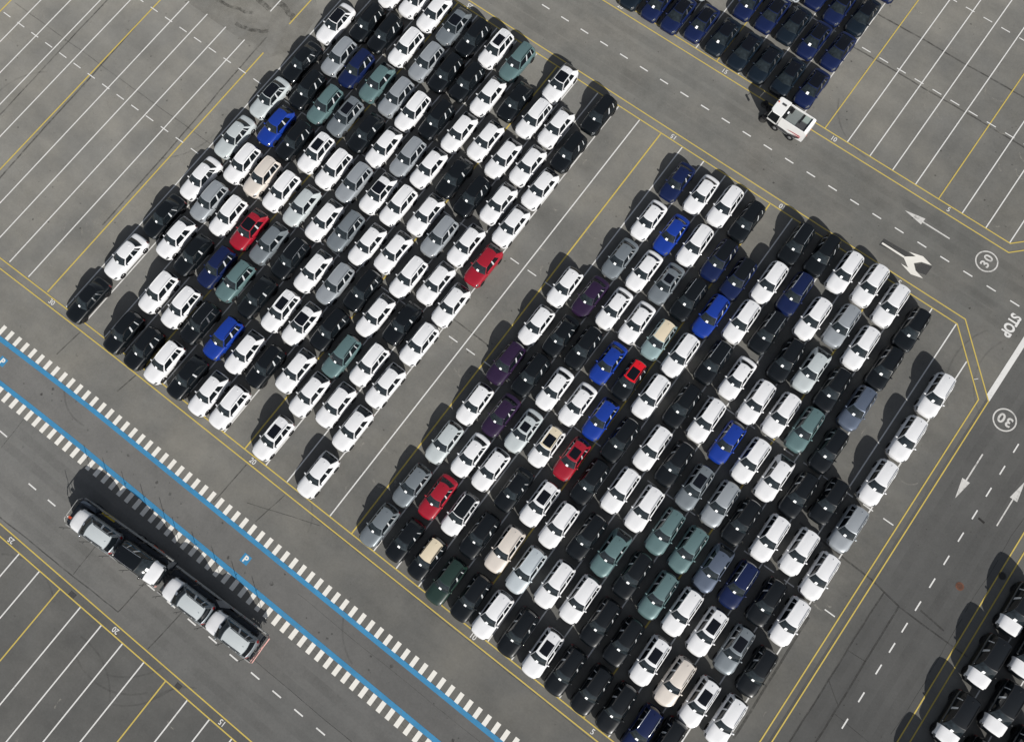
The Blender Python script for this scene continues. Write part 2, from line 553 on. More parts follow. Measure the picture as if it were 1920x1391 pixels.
# --- seams, cracks, scuffs, oil -----------------------------------------------
def wobble(p, q, n, amp):
    p, q = Vector(p), Vector(q)
    d = (q - p); nn = Vector((-d.y, d.x)).normalized()
    out, off = [], 0.0
    for i in range(n + 1):
        off = off * .8 + random.uniform(-amp, amp)
        out.append(tuple(p + d * (i / n) + nn * off))
    return out
sm = MB()
def seam(p, q, w=.10, amp=.025):
    L = (Vector(q) - Vector(p)).length
    ystrip(wobble(p, q, max(3, int(L / .8)), amp), w, zi(), sm)
for p, q, w in (((-42.6, 50), (-41.9, -.9), .14), ((-37.8, 27), (-36.9, -.9), .16), ((-25.9, 33), (-25.35, 8), .15),
                ((-50, 20.68), (-22, 20.66), .06), ((2.2, 20.66), (11.9, 20.6), .12), ((21.5, 71.15), (50, 71.5), .16), ((21.5, 66.55), (50, 66.8), .15),
                ((43.2, 24.0), (50.5, 23.6), .16), ((50.5, 23.62), (53.6, 23.08), .16), ((53.6, 23.08), (60.2, 22.95), .14), ((53.6, 23.08), (53.9, -20), .16),
                ((52.0, 23.4), (52.08, -20), .14), ((52.03, 14.5), (53.8, 13.2), .08), ((52.03, 17.5), (53.75, 17.6), .06), ((55.2, 23.9), (57.6, 23.6), .16),
                ((53.8, 12.6), (58.9, 12.4), .05), ((-13.7, -17.85), (.45, -17.42), .11), ((.45, -17.42), (.62, -14.0), .09), ((-4.9, -17.5), (-5.05, -13.6), .06),
                ((4.6, -18.1), (4.9, -13.9), .09), ((1.05, -1.1), (.85, -5.4), .10), ((5.6, -1.1), (5.0, -4.4), .08), ((8.5, -1.02), (47, -1.05), .045), ((3.3, -3.6), (9.8, -1.2), .06),
                ((-18.2, -10.2), (-18.0, -13.4), .05), ((12.4, -9.6), (50, -9.75), .035), ((10, -13.2), (30, -13.25), .05), ((-30, -17.9), (-13.7, -17.85), .1),
                ((12, -6.85), (50, -6.7), .03), ((-13, -3.2), (-12.6, -1), .12), ((-20, -4), (-19.7, -1), .1)):
    seam(p, q, w)
for k in range(6):
    x = 58.2 + .1 * random.random()
    seam((x, 8 + 6 * k), (x + .1, 13.4 + 6 * k), .05, .06)
structure(sm.build('asphalt_seams', S_DARK))
ps = MB(); ystrip(wobble((48.02, 17.8), (48.25, 6), 14, .02), .20, zi(), ps)
structure(ps.build('gutter_seam', S_DARK))
sc = MB(); ty = MB(); oi = MB(); ts = MB()
def arc(mb, cx, cy, r, a0, a1, w, n=7):
    ystrip([(cx + r * math.cos(a0 + (a1 - a0) * i / n), cy + r * math.sin(a0 + (a1 - a0) * i / n)) for i in range(n + 1)], w, zi(), mb)
def scuffs(x0, x1, y0, y1, n):
    for _ in range(n):
        x, y = random.uniform(x0, x1), random.uniform(y0, y1)
        a = random.uniform(2.6, 4.4)
        arc(sc, x, y, random.uniform(.5, 1.3), a, a + random.uniform(.7, 1.7), random.uniform(.08, .22))
scuffs(-50, -23, 6, 32, 70); scuffs(7.5, 14, 2, 46, 42); scuffs(-22, -17, -1, 8, 5); scuffs(22, 46, 58, 76, 26); scuffs(-10, 16, -30, -20, 12); scuffs(-36, -24, 1, 12, 14)
scuffs(46, 50, 2, 30, 8); scuffs(42, 49, 30, 46, 5)
structure(sc.build('pale_scuff_marks', S_SCUFF))
for pts in (((3.19, -21.75), (4.0, -21.35), (4.87, -20.74), (5.5, -20.15), (6.08, -19.42), (6.62, -18.49)),
            ((5.24, -23.19), (6.0, -22.75), (6.7, -22.16), (7.25, -21.6), (7.68, -20.97), (8.56, -19.12))):
    ystrip(pts, .14, zi(), ts)
for y, w in ((50.0, 1.1), (51.1, .8), (53.8, .9), (55.1, .8)):                   # wheel paths on the upper road
    ystrip(wobble((-40, y), (50, y), 40, .03), w, zi(), ty)
for x, w in ((52.3, .9), (53.7, .7), (56.1, .8), (57.5, .7)):
    ystrip(wobble((x, -10), (x, 60), 30, .03), w, zi(), ty)
for y, w in ((-12.9, .8), (-11.4, .8), (-16.9, .8), (-15.4, .7)):
    ystrip(wobble((-40, y), (45, y), 40, .03), w, zi(), ty)
arc2 = [(-8, -24.5, 5.5, .9, 2.2), (2.5, -17.0, 5.8, 4.2, 5.6), (12, -22, 4.5, 2.0, 3.3), (0, -27, 6.2, .6, 1.7), (-14, -3.4, 4.0, 3.6, 4.9), (6, -3.0, 3.4, .2, 1.4), (21, -3.5, 5.2, 3.3, 4.4), (30, 63, 6, 3.5, 4.7), (36, 70, 7, .3, 1.2), (-38, 12, 6, 2.2, 3.4), (-30, 22, 7, 5.4, 6.3), (54, 46, 5.5, 2.6, 4.1), (53.0, 45.0, 6.6, 2.5, 3.9)]
for cx, cy, r, a0, a1 in arc2:
    ystrip([(cx + r * math.cos(a0 + (a1 - a0) * i / 14), cy + r * math.sin(a0 + (a1 - a0) * i / 14)) for i in range(15)], .16, zi(), ts)
structure(ts.build('tyre_marks', S_TYRE))
ty_mat = stain('wheel_path', (.060, .059, .058), .17, .30, .38, .80, 21)
structure(ty.build('wheel_paths', ty_mat))
def blob(mb, x, y, r):
    n = 11
    mb.poly([(x + r * random.uniform(.6, 1.15) * math.cos(2 * PI * k / n), y + r * random.uniform(.6, 1.15) * math.sin(2 * PI * k / n)) for k in range(n)], zi())
for _ in range(46):
    blob(oi, random.uniform(-24, 32), random.uniform(-8.4, -6.1), random.choice((.05, .07, .1, .16)))
for x, y, r in ((9.6, -7.6, .22), (-18.5, -7.6, .14), (-17.3, -7.4, .1), (10.9, -5.1, .3), (20.3, -7.0, .1), (45.2, 49.6, .12), (49.5, 48.0, .1), (33, 49.2, .1), (36.5, 54.2, .08), (22.6, 50.2, .1), (24.1, 49.6, .12)):
    blob(oi, x, y, r)
for _ in range(60):
    blob(oi, random.uniform(-30, 50), random.uniform(48.8, 56), random.choice((.03, .04, .06)))
for _ in range(40):
    blob(oi, random.uniform(51, 58.8), random.uniform(8, 48), random.choice((.03, .04, .06)))
for _ in range(90):
    blob(oi, random.uniform(-48, -23), random.uniform(4, 32), random.choice((.04, .06, .1)))
for _ in range(50):
    blob(oi, random.uniform(23, 44), random.uniform(58, 78), random.choice((.04, .06, .1)))
for _ in range(50):
    blob(oi, random.uniform(7, 14), random.uniform(1, 46), random.choice((.04, .06, .09)))
structure(oi.build('oil_spots', S_OIL))
er = MB()
er.poly([(-35.4, 31.3), (-24.3, 31.2), (-22.6, 33.5), (-23.2, 38.2), (-27.5, 41.5), (-34.5, 39.5), (-37, 35)], zi())
structure(er.build('dusty_repair_patch', S_EARTH))
er = MB()
for p, q in (((-33, 33), (-29, 34.4)), ((-31.5, 36.2), (-27.8, 35.4)), ((-29.5, 32.2), (-26.2, 33.6)), ((-27.6, 36.8), (-25, 36.2)), ((-30.4, 38.4), (-27, 38.8)), ((-34, 35), (-32, 36.4))):
    ystrip(wobble(p, q, 6, .25), random.uniform(.3, .7), zi(), er)
structure(er.build('repair_patch_scars', stain('earth_scar', (.045, .043, .038), .5, 1.6, .40, .62, 33)))

# --- manholes and drain --------------------------------------------------------
M_RUST = simple('rusty_iron', (.17, .062, .030), .8, var=.45, scale=6)
M_IRON = simple('dark_cast_iron', (.030, .028, .026), .7, var=.3, scale=8)
def manhole(x, y, r, mat, label):
    o = empty('manhole_cover', (x, y, 0))
    mb = MB()
    n = 40
    for r0, r1, z in ((0.0, r * .86, Z3), (r * .92, r, Z3 + .004)):
        for k in range(n):
            a, b = 2 * PI * k / n, 2 * PI * (k + 1) / n
            if r0 == 0:
                mb.add([(0, 0, z), (r1 * math.cos(a), r1 * math.sin(a), z), (r1 * math.cos(b), r1 * math.sin(b), z)], [(0, 1, 2)])
            else:
                mb.poly([(r0 * math.cos(a), r0 * math.sin(a)), (r1 * math.cos(a), r1 * math.sin(a)), (r1 * math.cos(b), r1 * math.sin(b)), (r0 * math.cos(b), r0 * math.sin(b))], z)
    mb.build('iron_lid', mat, o)
    mb = MB()
    for k in range(-3, 4):
        h = math.sqrt(max(.01, (r * .75) ** 2 - (k * r * .22) ** 2))
        mb.box(k * r * .22 - .012, k * r * .22 + .012, -h, h, Z3, Z3 + .012)
    mb.build('tread_ribs', M_IRON if mat is M_RUST else mat, o)
    tag(o, label, 'manhole cover', 'manhole covers in the side road')
manhole(56.84, 27.56, .35, M_RUST, 'round rusty orange manhole cover lying in the open lane of the side road')
manhole(59.25, 30.45, .34, M_IRON, 'dark round manhole cover lying in the shadow on the yellow border line')
o = empty('drain_grate', (55.56, 33.46, 0), -.12)
mb = MB(); mb.box(-.32, .32, -.10, .10, .001, .010); mb.build('grate_frame', M_IRON, o)
mb = MB()
for k in range(9):
    mb.box(-.28 + k * .067, -.255 + k * .067, -.08, .08, .010, .018)
mb.build('grate_bars', simple('drain_black', (.006, .006, .006), .9), o)
tag(o, 'small dark rectangular drain grate beside the dashed centre line of the side road', 'drain')

# ------------------------------------------------------------------ cars
# local axes: the nose points to -Y, the wheels stand on z = 0, y = 0 is the foot of the windscreen
def interp(tab, x):
    if x <= tab[0][0]: return tab[0][1]
    for (a, va), (b, vb) in zip(tab[:-1], tab[1:]):
        if x <= b:
            t = (x - a) / (b - a)
            return va + (vb - va) * t
    return tab[-1][1]

KIND = {
 'U': dict(front=-1.50, tail=2.88, W=.925, wb=.80, wr=.585, yF=.58, yR=2.56, yRb=2.76, zF=1.53, zP=1.63, zR=1.55, hood=[(0, .60), (.03, .72), (.08, .82), (.16, .89), (.4, .95), (.9, 1.0), (1.5, 1.05)],
           rear=[(0, .60), (.04, .82), (.10, .96), (.25, 1.02), (.6, 1.04)], rails=True, wheel=.36, cowl=.18, rg=(.06, .93), clad=True),
 'K': dict(front=-1.52, tail=2.90, W=.925, wb=.80, wr=.565, yF=.56, yR=2.14, yRb=2.83, zF=1.50, zP=1.58, zR=1.51, hood=[(0, .60), (.03, .72), (.08, .82), (.16, .89), (.4, .95), (.9, 1.0), (1.5, 1.05)],
           rear=[(0, .60), (.04, .84), (.10, 1.0), (.25, 1.06), (.6, 1.06)], rails=False, wheel=.36, cowl=.18, rg=(.08, 1.0), clad=True, open=True),
 'L': dict(front=-1.66, tail=3.20, W=.93, wb=.79, wr=.565, yF=.61, yR=1.98, yRb=2.56, zF=1.37, zP=1.44, zR=1.39, hood=[(0, .56), (.03, .66), (.08, .74), (.16, .80), (.4, .86), (1.0, .92), (1.6, .97)],
           rear=[(0, .58), (.03, .80), (.08, .93), (.2, .97), (.6, .99), (1.2, 1.0)], rails=False, wheel=.34, cowl=.2, rg=(.08, .95), clad=False),
 'S': dict(front=-1.42, tail=2.86, W=.90, wb=.755, wr=.535, yF=.57, yR=1.90, yRb=2.38, zF=1.34, zP=1.41, zR=1.36, hood=[(0, .56), (.03, .66), (.08, .74), (.16, .80), (.4, .86), (1.0, .93), (1.5, .97)],
           rear=[(0, .58), (.03, .80), (.08, .95), (.2, .98), (.6, 1.0), (1.2, 1.0)], rails=False, wheel=.335, cowl=.2, rg=(.08, .95), clad=False),
 'H': dict(front=-1.42, tail=2.72, W=.895, wb=.765, wr=.555, yF=.60, yR=2.16, yRb=2.56, zF=1.37, zP=1.45, zR=1.40, hood=[(0, .56), (.03, .67), (.08, .76), (.16, .82), (.4, .88), (1.0, .94), (1.5, .98)],
           rear=[(0, .60), (.04, .80), (.10, .95), (.25, 1.0), (.6, 1.0)], rails=False, wheel=.34, cowl=.2, rg=(.06, .96), clad=False),
 'M': dict(front=-1.36, tail=2.72, W=.895, wb=.79, wr=.60, yF=.54, yR=2.36, yRb=2.60, zF=1.45, zP=1.53, zR=1.47, hood=[(0, .60), (.03, .72), (.08, .80), (.16, .87), (.4, .93), (.9, .98), (1.4, 1.02)],
           rear=[(0, .60), (.04, .82), (.10, .96), (.25, 1.0), (.6, 1.02)], rails=True, wheel=.34, cowl=.2, rg=(.08, .92), clad=True),
 'W': dict(front=-1.24, tail=3.24, W=.945, wb=.80, wr=.56, yF=.85, yR=2.22, yRb=2.86, zF=1.40, zP=1.50, zR=1.42, hood=[(0, .60), (.03, .72), (.08, .80), (.16, .87), (.4, .94), (.8, .99), (1.3, 1.04)],
           rear=[(0, .60), (.04, .84), (.10, .98), (.25, 1.02), (.6, 1.03)], rails=False, wheel=.38, cowl=.14, rg=(.06, 1.0), clad=False),
 'B': dict(front=-1.42, tail=3.30, W=.985, wb=.86, wr=.665, yF=.62, yR=2.98, yRb=3.18, zF=1.68, zP=1.79, zR=1.73, hood=[(0, .62), (.03, .84), (.07, .98), (.15, 1.06), (.4, 1.11), (.9, 1.14), (1.4, 1.17)],
           rear=[(0, .66), (.04, .90), (.10, 1.04), (.25, 1.12), (.6, 1.14)], rails=True, wheel=.385, cowl=.16, rg=(.06, .90), clad=True),
 'T': dict(front=-1.42, tail=3.35, W=.965, wb=.85, wr=.625, yF=.74, yR=2.86, yRb=3.12, zF=1.62, zP=1.72, zR=1.66, hood=[(0, .62), (.03, .80), (.07, .92), (.15, 1.0), (.4, 1.05), (.9, 1.09), (1.4, 1.12)],
           rear=[(0, .66), (.04, .88), (.10, 1.02), (.25, 1.08), (.6, 1.10)], rails=True, wheel=.38, cowl=.2, rg=(.06, .93), clad=True),
}
WF = [(0, .66), (.03, .76), (.08, .84), (.2, .925), (.45, .975), (.9, 1.0)]
WR = [(0, .76), (.04, .85), (.12, .93), (.3, .975), (.7, 1.0)]
RX = [0, .16, .34, .52, .68, .82, .925, .975, 1.0, .992, .97, .90]
RZ = [0, .001, .004, .012, .028, .062, .14, .27, .48, .72, .90, 1.0]

class Parts:
    def __init__(self):
        self.d = {}
    def face(self, part, pts):
        v, f, idx = self.d.setdefault(part, ([], [], {}))
        ids = []
        for p in pts:
            k = (round(p[0], 5), round(p[1], 5), round(p[2], 5))
            if k not in idx:
                idx[k] = len(v); v.append(p)
            if idx[k] not in ids:
                ids.append(idx[k])
        if len(ids) >= 3:
            f.append(tuple(ids))

def car_geometry(K):
    P = Parts()
    W, yf, yt = K['W'], K['front'], K['tail']
    fs = [0, .03, .08, .15, .185, .22, .36, .55, .8, 1.05, 1.3]
    rs = [.9, .65, .42, .25, .14, .07, .03, 0]
    ys = [yf + s for s in fs]
    y = ys[-1] + .3
    while y < yt - 1.05:
        ys.append(y); y += .32
    ys += [yt - s for s in rs]
    n = len(RX) - 1
    def deck(y):
        a = interp(K['hood'], y - yf); b = interp(K['rear'], yt - y)
        if y - yf < 1.4: return a
        if yt - y < 1.4: return b
        return a
    def half(y):
        return W * interp(WF, y - yf) * interp(WR, yt - y)
    rows = []
    for y in ys:
        zt, w = deck(y), half(y)
        sf, sr = y - yf, yt - y
        zb = .21 + .16 * math.exp(-sf / .10) + .16 * math.exp(-sr / .10)
        row = []
        for i in range(-n, n + 1):
            k = abs(i)
            x = math.copysign(RX[k] * w, i) if i else 0.0
            z = zt - RZ[k] * (zt - zb)
            if sf < 1.5:                                # bonnet: a raised centre panel with a crease either side
                z += (.022 if k <= 3 else (.006 if k == 4 else 0)) * min(1, sf / .3)
            u = RX[k] * w / W
            yy = y + .20 * u * u * math.exp(-sf / .35) - .13 * u * u * math.exp(-sr / .35)
            row.append((x, yy, z))
        rows.append(row)
    m = 2 * n + 1
    for j in range(len(rows) - 1):
        for i in range(m - 1):
            k = min(abs(i - n), abs(i + 1 - n))
            q = [rows[j][i], rows[j][i + 1], rows[j + 1][i + 1], rows[j + 1][i]]
            side = 'R' if i < n else 'L'
            sf = ys[j] - yf; sr = yt - ys[j + 1]
            if k in (5, 6) and .03 - 1e-6 <= sf < .22:
                part = 'headlight' + side
            elif k in (8, 9) and sf < .15 and K['clad']:
                part = 'body_trim'
            elif k in (5, 6, 7) and sr < .10:
                part = 'taillight' + side
            elif 1 <= n and k <= 7 and sf > .16 and ys[j + 1] < .05 and (k <= 6 or sf > .2):
                part = 'bonnet'
            elif k < 5 and abs(sf - .15) < 1e-6:
                part = 'body_trim'
            elif k >= 9 and K['clad']:
                part = 'body_trim'
            else:
                part = 'body'
            P.face(part, q)
    for row, fr in ((rows[0], True), (rows[-1], False)):
        for i in range(n):
            a, b = i, m - 1 - i
            q = [row[a], row[a + 1], row[b - 1], row[b]]
            k = n - i
            part = ('grille' if (fr and k <= 9) else ('body_trim' if k >= 10 else 'body'))
            P.face(part, q if not fr else q[::-1])
    # ---- greenhouse
    wb, wr = K['wb'], K['wr']
    cowl = K['cowl']
    zR0 = lambda y: None
    fx = [-1, -.965, -.62, -.3, 0, .3, .62, .965, 1]
    sv = [0, .03, .16, .30, .42, .485, .62, .745, .775, .90, 1]
    tv = [0, .07, .28, .50, .72, .93, 1]
    yF, yR, yRb = K['yF'], K['yR'], K['yRb']
    def roof_z(y, u):
        t = (y - yF) / (yR - yF)
        base = K['zF'] * (1 - t) + K['zR'] * t + (K['zP'] - (K['zF'] + K['zR']) / 2 - .03) * 4 * t * (1 - t)
        return base + .030 * (1 - u * u)
    def taper(y):                                       # the roof narrows slightly to the rear
        t = max(0, (y - yF) / (yR - yF))
        return wr * (1.0 - .05 * t * t)
    def zbase(y):
        return deck(max(yf + .9, min(y, yt - .35))) - .068
    def blend(b, r, t, nx, ny, bulge):
        q = [b[c] + (r[c] - b[c]) * t for c in range(3)]
        e = bulge * math.sin(PI * t)
        return (q[0] + nx * e, q[1] + ny * e, q[2] + e * .3)
    def strip(base, top, norm, bulge, zone):
        for a in range(len(base) - 1):
            for c in range(len(tv) - 1):
                q = [blend(base[a], top[a], tv[c], *norm, bulge), blend(base[a + 1], top[a + 1], tv[c], *norm, bulge),
                     blend(base[a + 1], top[a + 1], tv[c + 1], *norm, bulge), blend(base[a], top[a], tv[c + 1], *norm, bulge)]
                P.face(zone(a, c), q)
    fb = [(f * wb, -cowl * (1 - f * f), zbase(-.1) + .055 * (1 - f * f)) for f in fx]
    ft = [(f * taper(yF), yF - .10 * (1 - f * f), roof_z(yF, f)) for f in fx]
    strip(fb, ft, (0, -1), .045, lambda a, c: 'windscreen' if (1 <= a <= 6 and c < 5) or (c == 0) else 'pillars')
    for sgn, nm in ((-1, 'R'), (1, 'L')):
        sb = [(sgn * (wb + .018 * math.sin(PI * s)), yRb * s, zbase(yRb * s)) for s in sv]
        st = [(sgn * taper(yF + (yR - yF) * s), yF + (yR - yF) * s, roof_z(yF + (yR - yF) * s, 1)) for s in sv]
        # keep the corners identical to the front and rear strips
        sb[0] = (sgn * wb, 0.0, zbase(-.1)); sb[-1] = (sgn * wb * .93, yRb, zbase(yRb))
        def zone(a, c, nm=nm):
            if K.get('open') and a in (7, 8) and 1 <= c <= 4: return 'pillars'
            if 1 <= c <= 4 and a in (1, 2, 3): return 'side_window' + nm
            if 1 <= c <= 4 and a in (5, 6): return 'side_windowB' + nm
            if 1 <= c <= 4 and a == 8: return 'side_windowC' + nm
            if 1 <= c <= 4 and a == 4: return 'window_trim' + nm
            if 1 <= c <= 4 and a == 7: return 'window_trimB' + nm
            if c == 0 and 1 <= a <= 8: return 'belt_trim'
            return 'pillars'
        strip(sb, st, (sgn, 0), .022, zone)
    rb = [(f * wb * .93, yRb + (.03 if K['rg'][1] >= 1 else .10) * (1 - f * f), zbase(yRb)) for f in fx]
    rt = [(f * taper(yR), yR + .10 * (1 - f * f), roof_z(yR, f)) for f in fx]
    lo, hi = K['rg']
    strip(rb, rt, (0, 1), .04, lambda a, c: 'rear_window' if 1 <= a <= 6 and tv[c] >= lo - .02 and tv[c + 1] <= hi + .01 else 'pillars')
    # ---- roof
    rv = [0, .045, .09, .22, .36, .50, .64, .72, .81, .9, .96, 1]
    gx = [-1, -.93, -.86, -.70, -.35, 0, .35, .70, .86, .93, 1] if K['rails'] else [-1, -.97, -.92, -.72, -.36, 0, .36, .72, .92, .97, 1]
    grid = []
    for s in rv:
        row = []
        for f in gx:
            yy = (yF - .10 * (1 - f * f)) * (1 - s) + (yR + .10 * (1 - f * f)) * s
            yc = yF + (yR - yF) * s
            e = 4 * s * (1 - s)
            row.append((f * taper(yc), yy, roof_z(yc, f) + .0))
        grid.append(row)
    for j in range(len(rv) - 1):
        for i in range(len(gx) - 1):
            q = [grid[j][i], grid[j][i + 1], grid[j + 1][i + 1], grid[j + 1][i]]
            pano = (2 if K.get('open') else 3) <= i <= (7 if K.get('open') else 6) and (0 if K.get('open') else 2) <= j <= 5
            chan_shade = i in (1, 8) and 1 <= j <= 9  # dark strip inside the roof edge: gutter with the rail shadow painted in
            P.face('roof_channel_shade' if chan_shade else ('sunroof' if pano else 'roof'), q)
    return P, roof_z, taper

def finish(v, f):
    return mesh_from('part', v, f, None, True, 38)

CAR_CACHE = {}
def tri_fan(mb, cx, cy, cz, r, axis_x, n=20, mi=0):
    mb.add([(cx, cy, cz)] + [(cx, cy + r * math.cos(2 * PI * k / n), cz + r * math.sin(2 * PI * k / n)) for k in range(n)],
           [(0, 1 + k, 1 + (k + 1) % n) for k in range(n)], mi)

def kind_meshes(kind):
    """meshes of one kind of car, paint still open; every part is one mesh"""
    if kind in CAR_CACHE:
        return CAR_CACHE[kind]
    K = KIND[kind]
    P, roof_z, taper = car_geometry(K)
    out = {}
    D = P.d
    # body = painted shell + pillars + black lower trim + arches (4 material slots)
    v, f, mi = [], [], []
    def put(part, m):
        if part not in D: return
        o = len(v)
        v.extend(D[part][0]); f.extend(tuple(i + o for i in q) for q in D[part][1]); mi.extend([m] * len(D[part][1]))
    put('body', 0); put('pillars', 1 if kind == 'W' else (3 if kind == 'B' else 0)); put('body_trim', 1); put('belt_trim', 2 if kind == 'W' else 1); put('roof_channel_shade', 1)
    W = K['W']
    r = K['wheel']
    yfw, yrw = K['front'] + .86, K['tail'] - .88
    mb = MB()
    for yw in (yfw, yrw):
        for sg in (-1, 1):
            n = 18
            ra = r + (.085 if K['clad'] else .05)
            xo = sg * (W + .004)
            ring_o = [(yw + ra * math.cos(PI * (k / n * 1.24 - .12)), r + ra * math.sin(PI * (k / n * 1.24 - .12))) for k in range(n + 1)]
            ring_i = [(yw + r * math.cos(PI * (k / n * 1.24 - .12)), r + r * math.sin(PI * (k / n * 1.24 - .12))) for k in range(n + 1)]
            for k in range(n):
                a, b, c, d = ring_o[k], ring_o[k + 1], ring_i[k + 1], ring_i[k]
                mb.add([(xo, *a), (xo, *b), (xo, *c), (xo, *d)], [(0, 1, 2, 3)], 1 if K['clad'] else 0)
                mb.add([(xo, *a), (xo, *b), (xo - sg * .10, *b), (xo - sg * .10, *a)], [(0, 1, 2, 3)], 1 if K['clad'] else 0)
    o = len(v); v += mb.v; f += [tuple(i + o for i in q) for q in mb.f]; mi += mb.m
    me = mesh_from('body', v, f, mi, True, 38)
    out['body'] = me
    for nm, part in (('windscreen', 'windscreen'), ('rear_window', 'rear_window'), ('sunroof', 'sunroof'), ('roof', 'roof'),
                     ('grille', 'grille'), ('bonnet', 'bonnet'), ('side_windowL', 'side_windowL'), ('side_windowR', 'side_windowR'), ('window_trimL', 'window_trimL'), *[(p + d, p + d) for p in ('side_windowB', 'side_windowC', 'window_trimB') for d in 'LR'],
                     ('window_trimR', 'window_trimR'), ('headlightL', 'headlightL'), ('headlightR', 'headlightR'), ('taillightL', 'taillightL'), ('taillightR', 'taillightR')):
        if part in D:
            out[nm] = finish(D[part][0], D[part][1])
    # plain roof (no sunroof): both zones in one mesh
    vv = list(D['roof'][0]); o = len(vv)
    out['roof_full'] = finish(vv + list(D['sunroof'][0]), list(D['roof'][1]) + [tuple(i + o for i in q) for q in D['sunroof'][1]])
    bm = bmesh.new(); bm.from_mesh(out['roof_full']); bmesh.ops.remove_doubles(bm, verts=bm.verts, dist=1e-4); bm.to_mesh(out['roof_full']); bm.free()
    # wheel: tyre and alloy disc with dark gaps
    for sg, nm in ((-1, 'wheelR'), (1, 'wheelL')):
        mb = MB()
        x0, x1 = -.12, .12
        n = 24
        prof = [(-.12, r * .80), (-.10, r * .97), (-.05, r), (.05, r), (.10, r * .97), (.12, r * .80), (.115, r * .70)]
        for (xa, ra), (xb, rb_) in zip(prof[:-1], prof[1:]):
            for k in range(n):
                a, b = 2 * PI * k / n, 2 * PI * (k + 1) / n
                mb.add([(sg * xa, ra * math.cos(a), ra * math.sin(a)), (sg * xa, ra * math.cos(b), ra * math.sin(b)),
                        (sg * xb, rb_ * math.cos(b), rb_ * math.sin(b)), (sg * xb, rb_ * math.cos(a), rb_ * math.sin(a))], [(0, 1, 2, 3)], 0)
        rr = r * .70
        for k in range(10):
            a, b = 2 * PI * k / 10, 2 * PI * (k + 1) / 10
            dep = .115 if k % 2 == 0 else .085
            mb.add([(sg * dep, 0, 0), (sg * dep, rr * math.cos(a), rr * math.sin(a)), (sg * dep, rr * math.cos((a + b) / 2), rr * math.sin((a + b) / 2)), (sg * dep, rr * math.cos(b), rr * math.sin(b))],
                   [(0, 1, 2, 3)], 1 if k % 2 == 0 else 2)
        out[nm] = mb.mesh('wheel', True, 40)
    # mirrors
    for sg, nm in ((-1, 'mirrorR'), (1, 'mirrorL')):
        bm = bmesh.new()
        bmesh.ops.create_icosphere(bm, subdivisions=2, radius=1.0)
        for p in bm.verts:
            p.co = Vector((p.co.x * .135, p.co.y * (.085 if p.co.y < 0 else .055), p.co.z * .075))
            p.co += Vector((sg * (W - .01), .20, K['hood'][-1][1] - .02))
        me = bpy.data.meshes.new('mirror'); bm.to_mesh(me); bm.free()
        me.polygons.foreach_set('use_smooth', [True] * len(me.polygons))
        out[nm] = me
    if K['rails']:
        for sg, nm in ((-1, 'roof_railR'), (1, 'roof_railL')):
            mb = MB()
            N = 8
            for k in range(N):
                ya = K['yF'] + .12 + (K['yR'] - K['yF'] - .22) * k / N
                yb = K['yF'] + .12 + (K['yR'] - K['yF'] - .22) * (k + 1) / N
                za, zb = roof_z(ya, .95) + .045 - (.04 if k == 0 else 0), roof_z(yb, .95) + .045 - (.04 if k == N - 1 else 0)
                xa, xb = sg * (taper(ya) - .035), sg * (taper(yb) - .035)
                mb.bar((xa, ya, za), (xb, yb, zb), .021, 6)
            out[nm] = mb.mesh('roof_rail', True, 50)
    mb = MB()
    ya = K['yR'] - .22
    za = roof_z(ya, 0)
    mb.add([(-.022, ya - .09, za - .005), (.022, ya - .09, za - .005), (.022, ya + .07, za - .005), (-.022, ya + .07, za - .005), (0, ya + .05, za + .07)], [(0, 1, 4), (1, 2, 4), (2, 3, 4), (3, 0, 4)])
    out['antenna'] = mb.mesh('antenna')
    # delivery sheet lying against the inside edge of the windscreen (shown just on it)
    t = .19
    def wp(f, t):
        a = (f * K['wb'], -K['cowl'] * (1 - f * f), K['hood'][-1][1] - .068 + .055 * (1 - f * f))
        b = (f * taper(K['yF']), K['yF'] - .10 * (1 - f * f), roof_z(K['yF'], f))
        e = .045 * math.sin(PI * t)
        q = [a[c] + (b[c] - a[c]) * t for c in range(3)]
        return (q[0], q[1] - e - .006, q[2] + e * .3 + .012)
    out['sheet_pts'] = wp
    CAR_CACHE[kind] = out
    return out

MESHES = {}
def painted(kind, part, mats, key):
    k = (kind, part, key)
    if k not in MESHES:
        me = kind_meshes(kind)[part].copy()
        me.name = part.rstrip('LRBC')
        me.materials.clear()
        for m in mats:
            me.materials.append(m)
        MESHES[k] = me
    return MESHES[k]

def sheet_mesh(kind, v):
    k = (kind, 'sheet', v)
    if k not in MESHES:
        wp = kind_meshes(kind)['sheet_pts']
        f0, f1 = [(-.19, .14), (-.17, .13), (-.20, .10), (-.12, .18)][v % 4]
        t0, t1 = [(.06, .34), (.05, .32), (.09, .38), (.06, .32)][v % 4]
        pts = [wp(f0, t0), wp(f1, t0), wp(f1, t1), wp(f0, t1)]
        MESHES[k] = mesh_from('windscreen_sheet', pts, [(0, 1, 2, 3)])
        MESHES[k].materials.append(M_PAPER)
    return MESHES[k]

